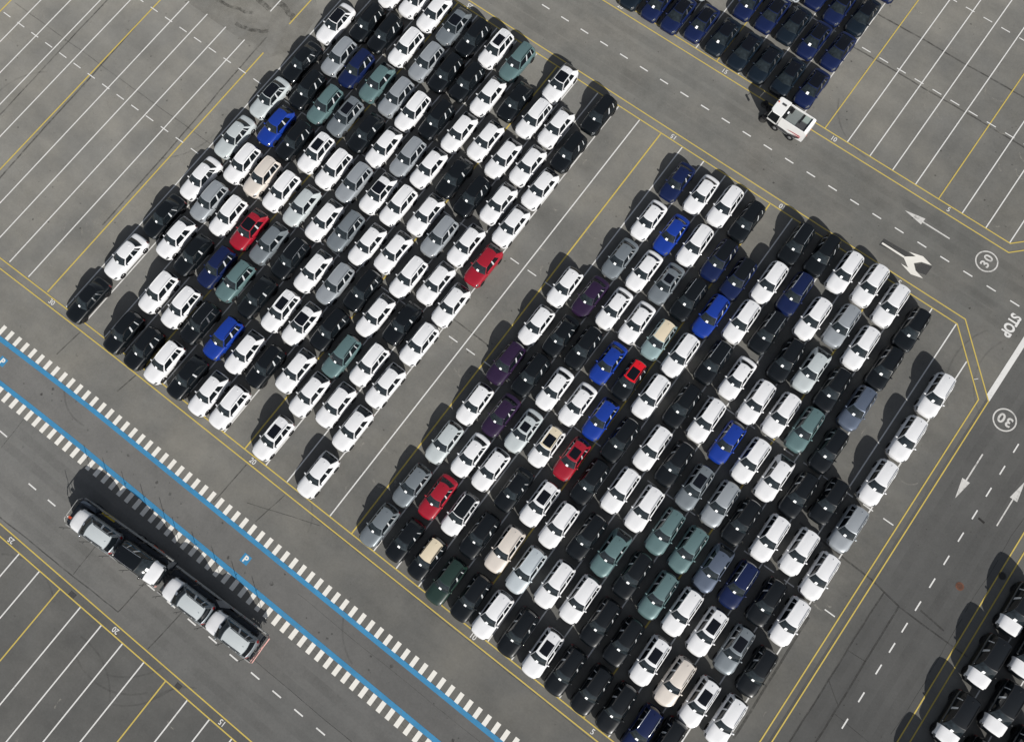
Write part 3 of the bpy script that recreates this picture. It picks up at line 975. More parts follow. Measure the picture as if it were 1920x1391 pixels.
def make_car(name, kind, body_c, roof_c, flags, loc, rz, sheet=True, parent_z=0.0):
    K = KIND[kind]
    A = kind_meshes(kind)
    mid = (K['front'] + K['tail']) / 2
    off = Vector((0, mid))
    c, s = math.cos(rz), math.sin(rz)
    root = empty(name, (loc[0] - mid * s, loc[1] + mid * c, loc[2] if len(loc) > 2 else 0.0), rz)
    def part(nm, me, at=(0, 0, 0)):
        o = bpy.data.objects.new(nm, me)
        COL.objects.link(o)
        o.parent = root
        o.location = (at[0], at[1] - mid, at[2])
        return o
    pb = PAINT[body_c]
    light = body_c in 'wglsevc'
    part('body', painted(kind, 'body', [pb, M_TRIM, M_CHROME if kind == 'W' and body_c != 'x' else M_TRIM, PAINT['k']], body_c))
    hc = 'w' if 'f' in flags else body_c
    part('bonnet', painted(kind, 'bonnet', [PAINT[hc]], hc))
    rp = M_PANO if roof_c == 'glass' else PAINT[roof_c]
    if 'p' in flags:
        part('roof', painted(kind, 'roof', [rp], roof_c))
        part('sunroof', painted(kind, 'sunroof', [M_PANO], ''))
    else:
        part('roof', painted(kind, 'roof_full', [rp], roof_c))
    part('windscreen', painted(kind, 'windscreen', [M_WIND], ''))
    part('rear_window', painted(kind, 'rear_window', [M_GLASS], ''))
    part('grille', painted(kind, 'grille', [M_GRILLE], ''))
    trim = M_CHROME if ('c' in flags or 'r' in flags) else (M_GLINT if kind != 'W' else M_CHROME)
    for sd_ in 'LR':
        for q in ('', 'B') if K.get('open') else ('', 'B', 'C'):
            part('side_window', painted(kind, 'side_window' + q + sd_, [M_GLASS], ''))
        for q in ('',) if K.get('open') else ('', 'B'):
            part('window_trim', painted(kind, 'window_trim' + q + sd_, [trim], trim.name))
        part('mirror', painted(kind, 'mirror' + sd_, [pb], body_c))
        part('headlight', painted(kind, 'headlight' + sd_, [M_LAMP], ''))
        part('taillight', painted(kind, 'taillight' + sd_, [M_TAIL], ''))
        if K['rails']:
            rm = M_CHROME if 'r' in flags else (pb if light else M_TRIM)
            part('roof_rail', painted(kind, 'roof_rail' + sd_, [rm], rm.name))
        wm = painted(kind, 'wheel' + sd_, [M_TYRE, M_RIM, M_TRIM], '')
        x = (K['W'] - .098) * (1 if sd_ == 'L' else -1)
        part('wheel', wm, (x, K['front'] + .86, K['wheel']))
        part('wheel', wm, (x, K['tail'] - .88, K['wheel']))
    part('antenna', painted(kind, 'antenna', [PAINT[roof_c] if roof_c != 'glass' else M_TRIM], roof_c))
    if sheet:
        part('windscreen_sheet', sheet_mesh(kind, random.randrange(4)))
    return root

# x y colour kind [flags]: the point is the foot of the windscreen; all noses point towards the kerb road
CARS = """-20.93 6.21 w L
-20.84 0.9 k L c
-20.75 21.73 s L
-20.74 11.41 k L
-20.73 37.26 w L b
-20.72 27.0 s L b
-20.7 31.94 k L
-20.51 16.45 w L
-18.27 10.5 w K
-18.21 15.23 g U
-18.19 20.06 w U
-18.18 29.88 k U
-18.16 25.08 b K
-18.12 43.87 w U
-18.11 39.18 k U
-17.98 34.58 g U
-15.97 5.51 w U
-15.95 0.68 k U
-15.86 39.28 k U
-15.79 44.28 w U
-15.78 10.2 k K
-15.75 20.17 e U
-15.73 34.56 n U
-15.71 15.17 w U
-15.71 29.67 t U
-15.67 24.91 k U
-13.37 0.68 k U
-13.32 44.07 w K
-13.28 29.83 d U p
-13.26 5.68 w U
-13.25 20.12 w U
-13.22 39.33 w U
-13.18 10.63 n U
-13.16 15.27 r K p
-13.12 25.17 w U p
-13.08 34.59 t K
-10.99 0.84 w U
-10.85 10.64 t U
-10.8 5.61 k U r
-10.76 43.98 d K p
-10.73 15.34 d K
-10.63 20.09 s K
-10.62 24.88 w U
-10.55 34.44 g U
-10.54 29.7 k K
-10.54 39.24 g U
-8.38 44.08 k U
-8.28 1.04 k K
-8.24 34.16 w U
-8.18 39.4 k U
-8.16 10.66 k K
-8.13 24.93 g U
-8.13 29.5 w K
-8.1 5.8 b U
-8.08 15.41 k U r
-7.97 20.24 w K
-5.9 39.85 k U
-5.82 44.45 w U p
-5.81 34.83 k U
-5.7 1.07 w K
-5.62 20.62 d U
-5.59 30.07 g U
-5.57 5.94 w K
-5.55 25.43 w K p
-5.53 15.71 w K
-5.49 10.95 w U p
-3.36 1.28 w U
-3.28 30.35 w K
-3.28 39.8 w K
-3.23 44.52 t U
-3.22 25.61 w U
-3.18 6.1 k U
-3.17 35.05 w K
-3.1 11.15 w K p
-3.09 20.77 w K
-3.07 15.99 g U
-0.76 40.9 k K
-0.68 7.41 w K
-0.67 12.29 k U
-0.66 21.62 w K
-0.65 31.04 k K
-0.59 17.0 k U
-0.59 35.85 w K
-0.52 26.39 w K
1.6 45.09 w K p
1.66 1.52 w U p
1.75 6.48 w K
1.78 57.82 q W
1.79 40.49 w U
1.82 10.98 t U
1.88 25.45 g U
1.9 15.82 w K
1.91 30.48 k U
1.92 35.37 w K
2.02 20.56 w U
4.11 41.0 w K
4.27 57.97 n W
4.28 36.17 w K
4.31 7.17 w K
4.36 11.88 w U
4.36 16.7 k K
4.37 31.38 w K
4.44 26.23 w K
4.47 21.58 w K
6.62 39.62 k U
6.62 57.98 n W
6.65 34.92 w K
6.68 44.53 k U
6.7 30.25 w K
6.78 11.22 w K
6.81 16.11 w U
6.85 62.84 l W
6.87 6.42 w K
6.9 20.73 w K
6.97 25.61 r K
7.02 1.39 w K
9.07 58.5 n W
11.63 58.44 q W
11.66 63.4 n W
14.11 1.31 d H
14.17 63.45 n W
14.21 10.4 s H
14.25 58.33 q W
14.26 5.7 d H
14.26 19.4 p U
14.28 14.77 w H
14.3 28.46 w H
14.36 23.92 w H
14.51 68.21 l W
16.56 63.59 q W
16.64 58.36 q W
16.7 6.22 r S
16.71 1.67 k H
16.72 29.03 p S
16.73 19.87 k U
16.73 68.55 n W
16.74 43.19 n S
16.76 10.81 w S
16.77 15.29 p S
16.77 38.39 w S
16.78 24.39 k S
16.8 33.67 d S
18.96 10.95 w H
19.06 63.37 n W
19.1 24.72 k U
19.15 29.38 w S
19.16 1.6 k M cream
19.16 68.11 n W
19.17 6.25 w M black
19.2 58.42 q W
19.21 20.06 w S
19.25 15.36 s S p
19.28 38.47 b S
19.29 33.99 w S
19.3 43.43 w S
21.56 68.42 q W
21.6 29.51 w S
21.6 63.69 n W
21.63 5.84 k U
21.65 34.18 d S p
21.66 10.72 k S
21.68 20.15 w S
21.68 24.89 b S
21.69 1.08 G U
21.69 38.82 w U
21.7 15.48 w M cream,p
21.71 58.75 n W
21.77 43.73 w U
22.05 73.49 n W
24.08 6.19 e U
24.11 20.36 b H
24.11 29.4 v M cream
24.13 24.78 k M red,p
24.14 15.96 r H p
24.18 11.1 w U p
24.18 34.13 k U r
24.22 43.64 k U
24.23 1.27 k U
24.28 38.94 n U b
26.5 1.24 w U
26.52 29.32 w U
26.53 24.64 w U
26.58 5.89 l U
26.58 10.61 w U
26.59 15.24 k U
26.59 19.82 k U
26.67 34.0 b U
26.7 38.42 n U b
29.09 1.39 k U
29.1 11.26 k U
29.14 16.23 w U
29.17 44.47 k U r
29.19 35.21 w U
29.19 39.82 w U
29.24 6.4 w U
29.24 25.58 k U
29.25 20.92 w U
29.27 30.52 k U r
31.53 11.37 t K
31.62 20.92 k U
31.62 35.74 k U r
31.64 40.31 n U r
31.67 6.69 w U
31.68 25.79 w U
31.69 44.94 k U
31.7 16.17 w U
31.72 1.31 w U p
31.77 30.58 w S
34.06 1.32 k U
34.12 10.98 k U
34.15 20.28 d U p
34.16 6.22 k U
34.19 44.72 w U
34.2 39.23 w U
34.22 25.28 b H
34.23 15.64 t U
34.32 29.77 w U
34.39 34.52 k U
36.59 6.11 k U
36.64 40.21 g U
36.66 15.56 t U
36.66 35.1 s K
36.67 1.43 k U
36.69 45.02 w U
36.7 30.1 w U
36.72 20.42 g U
36.75 10.94 t U
36.76 25.13 w U
39.01 20.23 k U
39.06 30.21 t U
39.11 34.69 k U
39.11 39.46 w U
39.12 1.53 k U
39.14 11.03 w U
39.18 44.47 w U
39.21 6.2 w U p
39.24 15.54 a K
39.24 25.02 w K
41.68 25.08 k U
41.69 15.71 n U r
41.7 10.96 w U p
41.7 20.53 w U
41.71 29.88 k U
41.72 34.56 a U
41.73 1.36 n U r
41.76 39.08 k U
41.77 6.07 e U
41.86 43.59 k U
43.85 1.7 k U
44.06 26.16 k U
44.24 5.98 w U p
44.27 11.13 d U p
44.3 21.05 w U
44.34 15.92 k U
46.57 30.05 w U
46.61 25.17 g U
46.64 34.85 w U
46.65 39.65 w U
46.72 10.79 k U
46.72 15.76 w U
46.75 20.38 w U
46.78 6.11 w U
61.26 22.47 w B
61.28 27.62 w B
61.44 17.1 w B
61.62 11.87 w B
63.71 25.23 w B
64.07 20.09 w B
64.21 14.82 w B
66.8 17.77 w B"""
COLNAME = dict(w='white', k='black', q='blue-black', g='silver', l='pale silver', d='steel grey', a='blue-grey', n='navy', b='bright blue', t='teal', s='pale grey-green',
               r='dark red', e='champagne', p='purple', G='dark green', v='pale teal')
def describe(c, t, fl):
    n = COLNAME[c]
    if t == 'M':
        rc = 'cream' if 'cream' in fl else ('bright red' if 'red' in fl else 'black')
        return f"{n} small hatchback with {rc} roof" + (" and sunroof" if ',p' in fl else "")
    k = {'U': 'SUV', 'K': 'coupe SUV', 'L': 'long saloon', 'S': 'short saloon', 'H': 'hatchback', 'W': 'coupe', 'B': 'large SUV'}[t]
    d = f"{n} {k}"
    if t == 'B': return 'black large SUV with white bonnet'
    if t == 'W': return f"{n} low coupe"
    if t == 'U' and 'b' in fl: return f"{n} SUV with black roof"
    if t == 'L' and 'b' in fl: return f"{n} saloon with black glass roof"
    if 'p' in fl: d += ' with dark sunroof'
    if 'r' in fl: d += ' with bright roof rails'
    if 'c' in fl: d += ' with bright window frames'
    return d
def short(c, t, fl):
    n = COLNAME[c]
    return n + ' ' + {'U': 'SUV', 'K': 'coupe SUV', 'L': 'saloon', 'S': 'saloon', 'H': 'hatchback', 'M': 'hatchback', 'W': 'coupe', 'B': 'SUV'}[t]
rows = []
for ln in CARS.splitlines():
    q = ln.split()
    rows.append([float(q[0]), float(q[1]), q[2], q[3], q[4] if len(q) > 4 else ''])
def block(r):
    if r[3] == 'W': return 'upper right'
    if r[3] == 'B': return 'lower right'
    return 'left' if r[0] < 10 else 'middle'
lanes = {}
for r in rows:
    lanes.setdefault((block(r), round((r[0] - (14.25 if block(r) == 'middle' else 1.85)) / 2.5) if block(r) in ('left', 'middle') else (round((r[0] - 1.8) / 2.45) if block(r) == 'upper right' else round((r[0] - 61.4) / 2.5))), []).append(r)
for k in lanes:
    lanes[k].sort(key=lambda r: r[1])
info = []
first = {}
for (b, l) in lanes:
    first[b] = min(first.get(b, 99), l)
for (b, l), L in lanes.items():
    for i, r in enumerate(L):
        d = describe(*r[2:])
        fr = short(*L[i - 1][2:]) if i else None
        bk = short(*L[i + 1][2:]) if i + 1 < len(L) else None
        info.append(dict(r=r, d=d, fr=fr, bk=bk, b=b, lane=l - first[b], i=i, n=len(L)))
ORD = ['first', 'second', 'third', 'fourth', 'fifth', 'sixth', 'seventh', 'eighth', 'ninth', 'tenth', 'eleventh', 'twelfth', 'thirteenth', 'fourteenth', 'fifteenth']
from collections import Counter
BN = {'left': 'left block', 'middle': 'middle block', 'upper right': 'upper right group', 'lower right': 'lower right group'}
cand = []
for q in info:
    f = f"behind {q['fr']}" if q['fr'] else 'at the front of its lane'
    k = f"ahead of {q['bk']}" if q['bk'] else 'last in its lane'
    q['c'] = [f"{q['d']} parked in the {BN[q['b']]}", f"{q['d']} {f} and {k}"]
cnt = [Counter(q['c'][i] for q in info) for i in range(2)]
for q in info:
    lab = None
    for i in range(2):
        if cnt[i][q['c'][i]] == 1 and len(q['c'][i].split()) <= 16:
            lab = q['c'][i]; break
    if lab is None:
        lab = f"{q['d']}, {ORD[q['i']]} from front in {ORD[q['lane']]} lane from left{', ' + q['b'] + ' block' if q['b'] != 'lower right' else ''}"
    q['label'] = lab
NAME = {'U': 'parked_suv', 'K': 'parked_coupe_suv', 'L': 'parked_saloon', 'S': 'parked_saloon', 'H': 'parked_hatchback', 'M': 'parked_hatchback', 'W': 'parked_coupe', 'B': 'parked_large_suv'}
rnd = random.Random(3)
for q in info:
    x, y, c, t, fl = q['r']
    f = fl.split(',')
    roof = c
    flags = ''
    if t == 'M':
        roof = {'cream': 'c', 'red': 'R', 'black': 'k'}[f[0]]
        flags = 'p' if 'p' in f[1:] else ''
    elif t == 'B':
        c, roof, flags = 'k', 'k', 'f'
    elif t == 'W':
        roof, flags = 'glass', 'c'
    else:
        flags = fl
        if 'b' in fl: roof = 'glass' if t == 'L' else 'k'
    sheet = not (t == 'W' and rnd.random() < .55)
    o = make_car(NAME[t], t, c, roof, flags, (x, y), math.radians(rnd.uniform(-.8, .8)), sheet)
    tag(o, q['label'], 'car', 'cars parked in the ' + BN[q['b']])

# ------------------------------------------------------------------ car transporter with its trailer and load
M_STEEL = simple('galvanised_steel', (.36, .36, .35), .55, metal=.4, var=.25, scale=2)
M_DECK = simple('dark_deck_plate', (.040, .046, .054), .6, metal=.3, var=.35, scale=2)
M_NAVYCAB = simple('dark_blue_cab_paint', (.030, .040, .055), .35, coat=.6)
M_YSTEEL = simple('yellow_steel', (.50, .36, .02), .5, var=.2)
M_ORANGE = simple('red_orange_steel', (.45, .06, .02), .5, var=.3)
M_PINK = simple('red_white_marker', (.55, .30, .27), .55, var=.35, scale=9)
M_GREYBODY = simple('grey_frame_paint', (.10, .105, .11), .5, var=.2)

def wheel_part(root, x, y, z, r, w, side):
    mb = MB()
    n = 22
    prof = [(-w / 2, r * .6), (-w / 2, r * .93), (-w / 2 + .04, r), (w / 2 - .04, r), (w / 2, r * .93), (w / 2, r * .6)]
    for (ya, ra), (yb, rb) in zip(prof[:-1], prof[1:]):
        for k in range(n):
            a, b = 2 * PI * k / n, 2 * PI * (k + 1) / n
            mb.add([(ra * math.cos(a), ya, ra * math.sin(a)), (ra * math.cos(b), ya, ra * math.sin(b)), (rb * math.cos(b), yb, rb * math.sin(b)), (rb * math.cos(a), yb, rb * math.sin(a))], [(0, 1, 2, 3)], 0)
    o = mb.build('wheel', [M_TYRE], root, (x, y, z), True, 40)
    mb = MB()
    yy = side * (w / 2 - .05)
    for k in range(n):
        a, b = 2 * PI * k / n, 2 * PI * (k + 1) / n
        mb.add([(0, side * (w / 2 + .01), 0), (r * .32 * math.cos(a), side * (w / 2 + .005), r * .32 * math.sin(a)), (r * .32 * math.cos(b), side * (w / 2 + .005), r * .32 * math.sin(b))], [(0, 1, 2)])
        mb.add([(r * .32 * math.cos(a), side * (w / 2 + .005), r * .32 * math.sin(a)), (r * .61 * math.cos(a), yy, r * .61 * math.sin(a)), (r * .61 * math.cos(b), yy, r * .61 * math.sin(b)), (r * .32 * math.cos(b), side * (w / 2 + .005), r * .32 * math.sin(b))], [(0, 1, 2, 3)])
    mb.build('rim', [M_RIM], o)
    return o

DZ = 1.52                                               # height of the tracks the cars stand on
def deck(root, x0, x1, hw, rail_col, DZ=1.52):
    for s in (-1, 1):
        mb = MB()
        mb.box(x0, x1, s * .78 - .30, s * .78 + .30, DZ - .10, DZ - .01)
        k = x0 + .15
        while k < x1 - .1:                              # ribbed running tracks
            mb.box(k, k + .05, s * .78 - .26, s * .78 + .26, DZ - .009, DZ + .008)
            k += .22
        mb.build('wheel_track', M_DECK, root)
        mb = MB()
        mb.box(x0 - .05, x1 + .05, s * hw - .05, s * hw + .05, DZ - .22, DZ + .06)
        mb.build('side_rail', rail_col, root)
        mb = MB()                                       # lower structure between the wheels
        mb.box(x0 + .2, x1 - .2, s * (hw - .10) - .03, s * (hw - .10) + .03, .55, .80)
        k = x0 + .3
        while k < x1 - .2:
            mb.bar((k, s * (hw - .08), .6), (k, s * (hw - .08), DZ - .2), .045, 8)
            k += 1.35
        mb.bar((x0 + .4, s * (hw - .05), .7), (x0 + 2.6, s * (hw - .05), DZ - .2), .035, 6)
        mb.bar((x1 - .4, s * (hw - .05), .7), (x1 - 2.6, s * (hw - .05), DZ - .2), .035, 6)
        mb.build('lower_frame', M_GREYBODY, root)
        for j in range(5):
            px = x0 + .5 + (x1 - x0 - 1.0) * j / 4
            mb = MB()
            mb.bar((px, s * (hw + .02), DZ - .1), (px, s * (hw + .05), DZ + 1.75), .022, 6)
            mb.bar((px, s * (hw + .05), DZ + 1.0), (px + .02, s * (hw + .22), DZ + 1.02), .018, 5)
            mb.build('stanchion', M_TRIM, root)
    mb = MB()
    mb.box(x0, x1, -.42, .42, DZ - .16, DZ - .12)
    k = x0 + .3
    while k < x1:
        mb.box(k, k + .10, -hw + .06, hw - .06, DZ - .24, DZ - .17)
        k += .9
    mb.build('cross_members', M_GREYBODY, root)
    mb = MB(); mb.box(x0 + .1, x1 - .1, -.45, .45, .55, .85); mb.build('chassis', M_GREYBODY, root)

def place(o, x, y, yaw):
    o.location = (x, y, 0); o.rotation_euler = (0, 0, yaw)

# tractor unit; local -X is forward
YA = math.radians(4.2)
tr = empty('car_transporter', (-3.0, -12.60, 0), YA)
tag(tr, 'dark car transporter lorry carrying two SUVs with white bonnets', 'lorry')
deck(tr, -4.75, 5.0, 1.31, M_STEEL)
mb = MB()
q = [(-5.05, 1.0), (-4.95, 1.22), (-4.6, 1.27), (-2.9, 1.27), (-2.75, 1.15), (-2.75, -1.15), (-2.9, -1.27), (-4.6, -1.27), (-4.95, -1.22), (-5.05, -1.0)]
mb.prism(q, .45, 1.36)
mb.build('cab', M_NAVYCAB, tr, bevel=.05)
mb = MB()
mb.add([(-5.075, -1.0, 1.30), (-5.075, 1.0, 1.30), (-5.075, 1.0, .80), (-5.075, -1.0, .80)], [(0, 1, 2, 3)])
mb.build('windscreen', M_GLASS, tr)
mb = MB(); mb.box(-4.7, -3.0, 1.02, 1.30, 1.37, 1.98); mb.prism([(-4.7, .95), (-4.5, 1.33), (-3.2, 1.33), (-2.9, .95)], 1.98, 2.08)
mb.build('cab_roof_side', M_NAVYCAB, tr, bevel=.03)
mb = MB(); mb.box(-4.4, -3.3, 1.302, 1.312, 1.45, 1.90); mb.build('cab_window', M_GLASS, tr)
mb = MB(); mb.box(-2.75, -1.35, 1.08, 1.38, 1.45, 1.53); mb.build('loading_ramp', M_YSTEEL, tr)
mb = MB(); mb.bar((-5.0, -1.2, DZ), (-5.15, -.9, DZ + .25), .04); mb.bar((-5.15, -.9, DZ + .25), (-5.15, .9, DZ + .25), .04); mb.bar((-5.15, .9, DZ + .25), (-5.0, 1.2, DZ), .04)
for k in range(5):
    mb.bar((-5.1, -.8 + .4 * k, DZ - .1), (-5.15, -.8 + .4 * k, DZ + .25), .02)
mb.build('front_rail', M_STEEL, tr)
mb = MB(); mb.box(-4.98, -4.72, -.75, -.55, DZ + .02, DZ + .12); mb.build('marker_lamp', M_ORANGE, tr)
for px in (2.55, 3.25):
    mb = MB(); mb.bar((px, 1.22, .7), (px + .65, 1.34, 1.35), .075, 10); mb.build('hydraulic_ram', M_ORANGE, tr)
for px in (-3.9, 1.1, 2.3):
    for s in (-1, 1):
        wheel_part(tr, px, s * 1.08, .50, .50, .32, s)
mb = MB()
mb.bar((4.9, 0, .7), (6.0, 0, .7), .07, 8); mb.box(4.95, 5.3, .5, 1.3, .9, 1.45)
for k in range(3):
    mb.bar((5.0, -.3 + .25 * k, 1.2), (5.9, -.2 + .2 * k, 1.05), .025, 6)
mb.build('drawbar_hoses', M_DECK, tr)
mb = MB(); mb.box(5.02, 5.12, -1.25, -.45, DZ - .1, DZ + .1); mb.build('rear_marker_board', M_PINK, tr)

YT = math.radians(2.6)
tl = empty('car_trailer', (7.55, -12.24, 0), YT)
tag(tl, 'car trailer behind the transporter carrying two silver SUVs with sides shaded grey and white bonnets', 'trailer')
DT = 1.08
deck(tl, -5.15, 4.9, 1.30, M_STEEL, DT)
mb = MB(); mb.bar((4.95, -1.25, DT), (5.2, -1.1, DT + .35), .04); mb.bar((5.2, -1.1, DT + .35), (5.2, 1.2, DT + .35), .045); mb.bar((5.2, 1.2, DT + .35), (4.95, 1.3, DT), .04)
for k in range(7):
    mb.bar((5.05, -1.1 + .36 * k, DT - .2), (5.2, -1.0 + .35 * k, DT + .35), .028)
mb.bar((4.9, -1.3, DT - .15), (5.2, 1.25, DT + .30), .03); mb.bar((5.1, -1.1, DT + .1), (5.2, 1.2, DT + .1), .03)
mb.build('tail_frame', M_PINK, tl)
for px, z in ((-3.7, 1.1), (.35, 1.0), (1.6, 1.0), (2.6, 1.0)):
    mb = MB(); mb.bar((px, 1.20, .6), (px + .8, 1.31, z + .1), .06, 10); mb.build('hydraulic_ram', M_ORANGE, tl)
mb = MB(); mb.add([(-.6, 1.05, DT + .01), (-.2, 1.28, DT + .01), (.9, 1.28, DT + .12), (.9, 1.2, DT + .12), (.1, .75, DT + .01)], [(0, 1, 2, 3, 4)]); mb.build('folded_plate', M_STEEL, tl)
for px in (-.5, .65):
    for s in (-1, 1):
        wheel_part(tl, px, s * 1.06, .46, .46, .30, s)
mb = MB(); mb.bar((-5.1, 0, .7), (-6.0, 0, .7), .06, 8); mb.bar((-5.1, .6, .7), (-5.9, .05, .7), .05, 8); mb.bar((-5.1, -.6, .7), (-5.9, -.05, .7), .05, 8)
mb.build('drawbar', M_GREYBODY, tl)

def on_deck(root, lx, ly=0.0, dz=1.52):
    yaw = root.rotation_euler.z
    c, s = math.cos(yaw), math.sin(yaw)
    return (root.location.x + lx * c - ly * s, root.location.y + lx * s + ly * c, dz + .01)
PAINT['S'] = paint('light_silver', (.56, .60, .61), metal=.15, rough=.45)
for root, lx, rz, roof, lab in ((tr, -2.85, -PI / 2, 'S', 'silver SUV with sides shaded grey and white bonnet at the very front, over the cab'),
                                (tr, 4.02, PI / 2, 'k', 'black SUV with white bonnet and bright rails facing backwards on the transporter'),
                                (tl, -3.28, -PI / 2, 'S', 'silver SUV with sides shaded grey and white bonnet on front half of the trailer'),
                                (tl, 1.46, -PI / 2, 'S', 'silver SUV with sides shaded grey and white bonnet at the trailer tail end')):
    o = make_car('carried_suv', 'T', 'k' if roof == 'k' else 'd', roof, 'rf' if roof == 'k' else 'f', on_deck(root, lx, -.17, 1.52 if root is tr else DT), rz + root.rotation_euler.z, True)  # grey body paints the shade on the sides of the silver cars
    tag(o, lab, 'car', 'cars on the transporter')

# ------------------------------------------------------------------ street sweeper
M_SWHITE = simple('white_vehicle_paint', (.74, .74, .73), .35, coat=.6, var=.04)
M_SGREY = simple('grey_green_steel', (.17, .19, .185), .6, var=.2, scale=2)
M_SDARK = simple('dark_grey_panel', (.055, .056, .058), .5, var=.2)
M_SRED = simple('red_stripe', (.40, .02, .03), .5)
sw = empty('street_sweeper', (21.95, 55.25, 0), math.radians(-1.0))
tag(sw, 'white street sweeper with grey hopper parked in front of the dark blue cars', 'road sweeper')
H = 1.0
# hopper body: side walls, rear wall, recessed top, lower flank cut up towards the rear wheel
mb = MB()
prof = [(-.72, .62), (.55, .52), (1.35, .75), (1.98, .80), (2.02, 1.2), (1.98, 2.05), (1.85, 2.16), (-.72, 2.16)]
for s in (-1, 1):
    n = len(prof)
    for k in range(1):
        o_ = [(x, s * (.99 - .10 * max(0, (z - 1.5))), z) for x, z in prof]
        i_ = [(x, s * .86, z) for x, z in prof]
        mb.add(o_ + i_, [tuple(range(n)), tuple(range(2 * n - 1, n - 1, -1))] + [(a, (a + 1) % n, n + (a + 1) % n, n + a) for a in range(n)])
mb.add([(1.72, -.92, 2.16), (2.0, -.92, 2.0), (2.06, -.92, 1.1), (2.0, -.92, .7), (1.72, -.92, .7), (1.72, .92, 2.16), (2.0, .92, 2.0), (2.06, .92, 1.1), (2.0, .92, .7), (1.72, .92, .7)],
       [(0, 1, 6, 5), (1, 2, 7, 6), (2, 3, 8, 7), (3, 4, 9, 8), (4, 0, 5, 9), (0, 4, 3, 2, 1), (5, 6, 7, 8, 9)])
mb.build('hopper_shell', M_SWHITE, sw, bevel=.03)
mb = MB(); mb.box(-.70, 1.71, -.855, .855, .75, 1.98); mb.build('hopper_lid', M_SGREY, sw, bevel=.02)
mb = MB(); mb.box(-.62, -.42, -.80, .80, 1.985, 2.06); mb.box(-.38, -.20, .15, .72, 1.985, 2.10); mb.box(.78, .92, -.30, .80, 1.985, 2.03); mb.build('hopper_hinges', M_TRIM, sw)
mb = MB(); mb.box(-.60, -.45, -.10, .16, 2.063, 2.075); mb.build('lid_plate', M_PAPER, sw)
mb = MB(); mb.box(.95, 1.55, .15, .80, 1.985, 2.05); mb.build('inspection_hatch', simple('pale_green_hatch', (.26, .31, .29), .5), sw, bevel=.015)
mb = MB(); mb.box(.72, 1.70, -.84, .05, 1.985, 2.02); mb.build('dark_cover', M_SDARK, sw)
mb = MB(); mb.box(-1.9, 1.9, -.62, .62, .36, .74); mb.box(-.7, .9, -.96, -.62, .40, .62); mb.build('chassis', M_SDARK, sw)
mb = MB(); mb.prism([(-1.98, -.74), (-2.02, -.6), (-2.02, .7), (-1.95, .88), (-1.75, .94), (-.78, .94), (-.78, -.90), (-1.75, -.90)], 2.20, 2.34)
mb.build('cab_roof', M_SWHITE, sw, bevel=.04)
mb = MB()
mb.prism([(-2.0, -.80), (-2.06, 0), (-2.0, .80), (-.80, .90), (-.80, -.90)], .70, 1.25)
mb.box(-.92, -.78, -.93, -.80, 1.25, 2.2); mb.box(-.92, -.78, .80, .93, 1.25, 2.2)
mb.bar((-2.0, -.78, 1.2), (-1.88, -.80, 2.2), .04); mb.bar((-2.0, .78, 1.2), (-1.88, .80, 2.2), .04)
mb.build('cab', M_SWHITE, sw)
mb = MB()
mb.add([(-2.04, -.78, 1.25), (-2.09, 0, 1.25), (-2.04, .78, 1.25), (-1.93, .78, 2.2), (-1.98, 0, 2.2), (-1.93, -.78, 2.2)], [(0, 1, 4, 5), (1, 2, 3, 4)])
mb.build('windscreen', M_GLASS, sw)
for s in (-1, 1):
    mb = MB(); mb.add([(-1.97, s * .86, 1.02), (-.93, s * .95, 1.02), (-.95, s * .86, 2.18), (-1.86, s * .80, 2.18)], [(0, 1, 2, 3)]); mb.build('side_window', M_GLASS, sw)
mb = MB(); mb.box(-1.45, -1.02, .20, .42, 2.345, 2.40); mb.build('roof_vent', M_SDARK, sw, bevel=.02)
mb = MB(); mb.bar((-1.85, .28, 2.34), (-1.85, .28, 2.44), .07, 12); mb.build('beacon', M_ORANGE, sw)
for py in (.55, .78):
    mb = MB(); mb.box(-2.04, -1.94, py - .05, py + .05, 2.30, 2.40); mb.build('work_lamp', M_TRIM, sw)
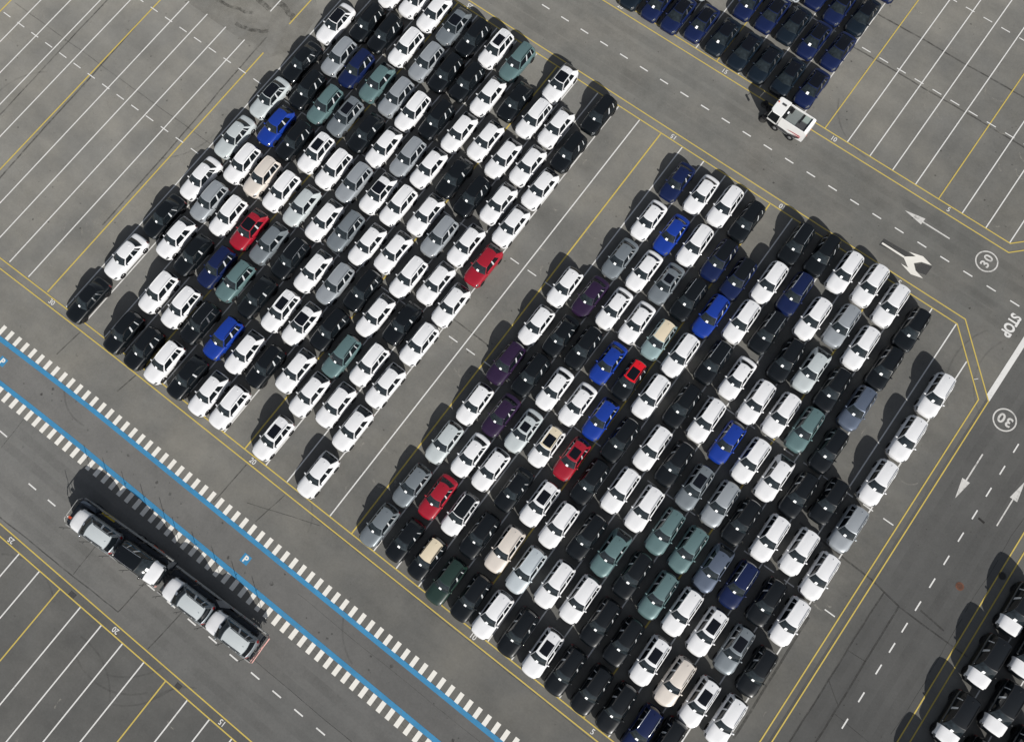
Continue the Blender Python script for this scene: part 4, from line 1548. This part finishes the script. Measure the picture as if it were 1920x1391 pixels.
for s in (-1, 1):                                       # grey lower flank sweeping up towards the tail
    mb = MB()
    q = [(-.72, .62), (-.72, .98), (-.1, .96), (.5, .86), (1.0, 1.02), (1.62, 1.16), (1.66, 1.02), (1.30, .74), (.55, .52)]
    o_ = [(x, s * 1.0, z) for x, z in q]
    i_ = [(x, s * .985, z) for x, z in q]
    mb.add(o_ + i_, [tuple(range(len(q))), tuple(range(2 * len(q) - 1, len(q) - 1, -1))] + [(a, (a + 1) % len(q), len(q) + (a + 1) % len(q), len(q) + a) for a in range(len(q))])
    mb.build('lower_flank', M_SDARK, sw)
for px in (-.86, .86):
    for s in (-1, 1):
        wheel_part(sw, px, s * .93, .38, .38, .24, s)
mb = MB()
for t0, t1, y, m in ((.15, 1.75, .0, 0),):
    pass
for z0, z1, xs0, xs1 in ((1.26, 1.36, .25, 1.62), (1.10, 1.18, .85, 1.66)):
    mb.add([(xs0, -1.004, z0), (xs1, -1.004, z0 + .06), (xs1 + .08, -1.004, z1 + .10), (xs0 + .35, -1.004, z1)], [(0, 1, 2, 3)])
mb.build('red_stripe', M_SRED, sw)
mb = MB(); mb.box(1.98, 2.08, -.35, -.20, .95, 1.10); mb.box(1.98, 2.08, .45, .60, .95, 1.10); mb.build('rear_lamp', M_ORANGE, sw)
for s in (-1, 1):
    mb = MB()
    cx, cy = -2.30, s * .62
    n = 26
    for k in range(n):
        a = 2 * PI * k / n
        mb.bar((cx + .18 * math.cos(a), cy + .18 * math.sin(a), .32), (cx + .44 * math.cos(a + .15), cy + .44 * math.sin(a + .15), .02), .022, 4)
    mb.bar((cx, cy, .28), (cx, cy, .36), .20, 14)
    mb.bar((cx, cy, .36), (-1.75, s * .55, .70), .05, 6)
    mb.build('rotary_brush', M_TRIM, sw)
mb = MB()
mb.bar((-2.0, -.3, .8), (-2.75, .35, 1.15), .05, 6); mb.bar((-2.75, .35, 1.15), (-3.0, .75, .40), .05, 6); mb.bar((-3.0, .75, .40), (-3.02, .75, .30), .24, 14)
for k in range(22):
    a = 2 * PI * k / 22
    mb.bar((-3.02 + .2 * math.cos(a), .75 + .2 * math.sin(a), .30), (-3.02 + .38 * math.cos(a), .75 + .38 * math.sin(a), .02), .02, 4)
mb.build('front_arm_brush', M_TRIM, sw)
for s in (-1, 1):
    mb = MB(); mb.bar((-1.95, s * .85, 2.0), (-2.25, s * 1.12, 1.9), .02, 5); mb.box(-2.32, -2.22, s * 1.12 - .10, s * 1.12 + .10, 1.55, 1.95); mb.build('mirror', M_TRIM, sw)
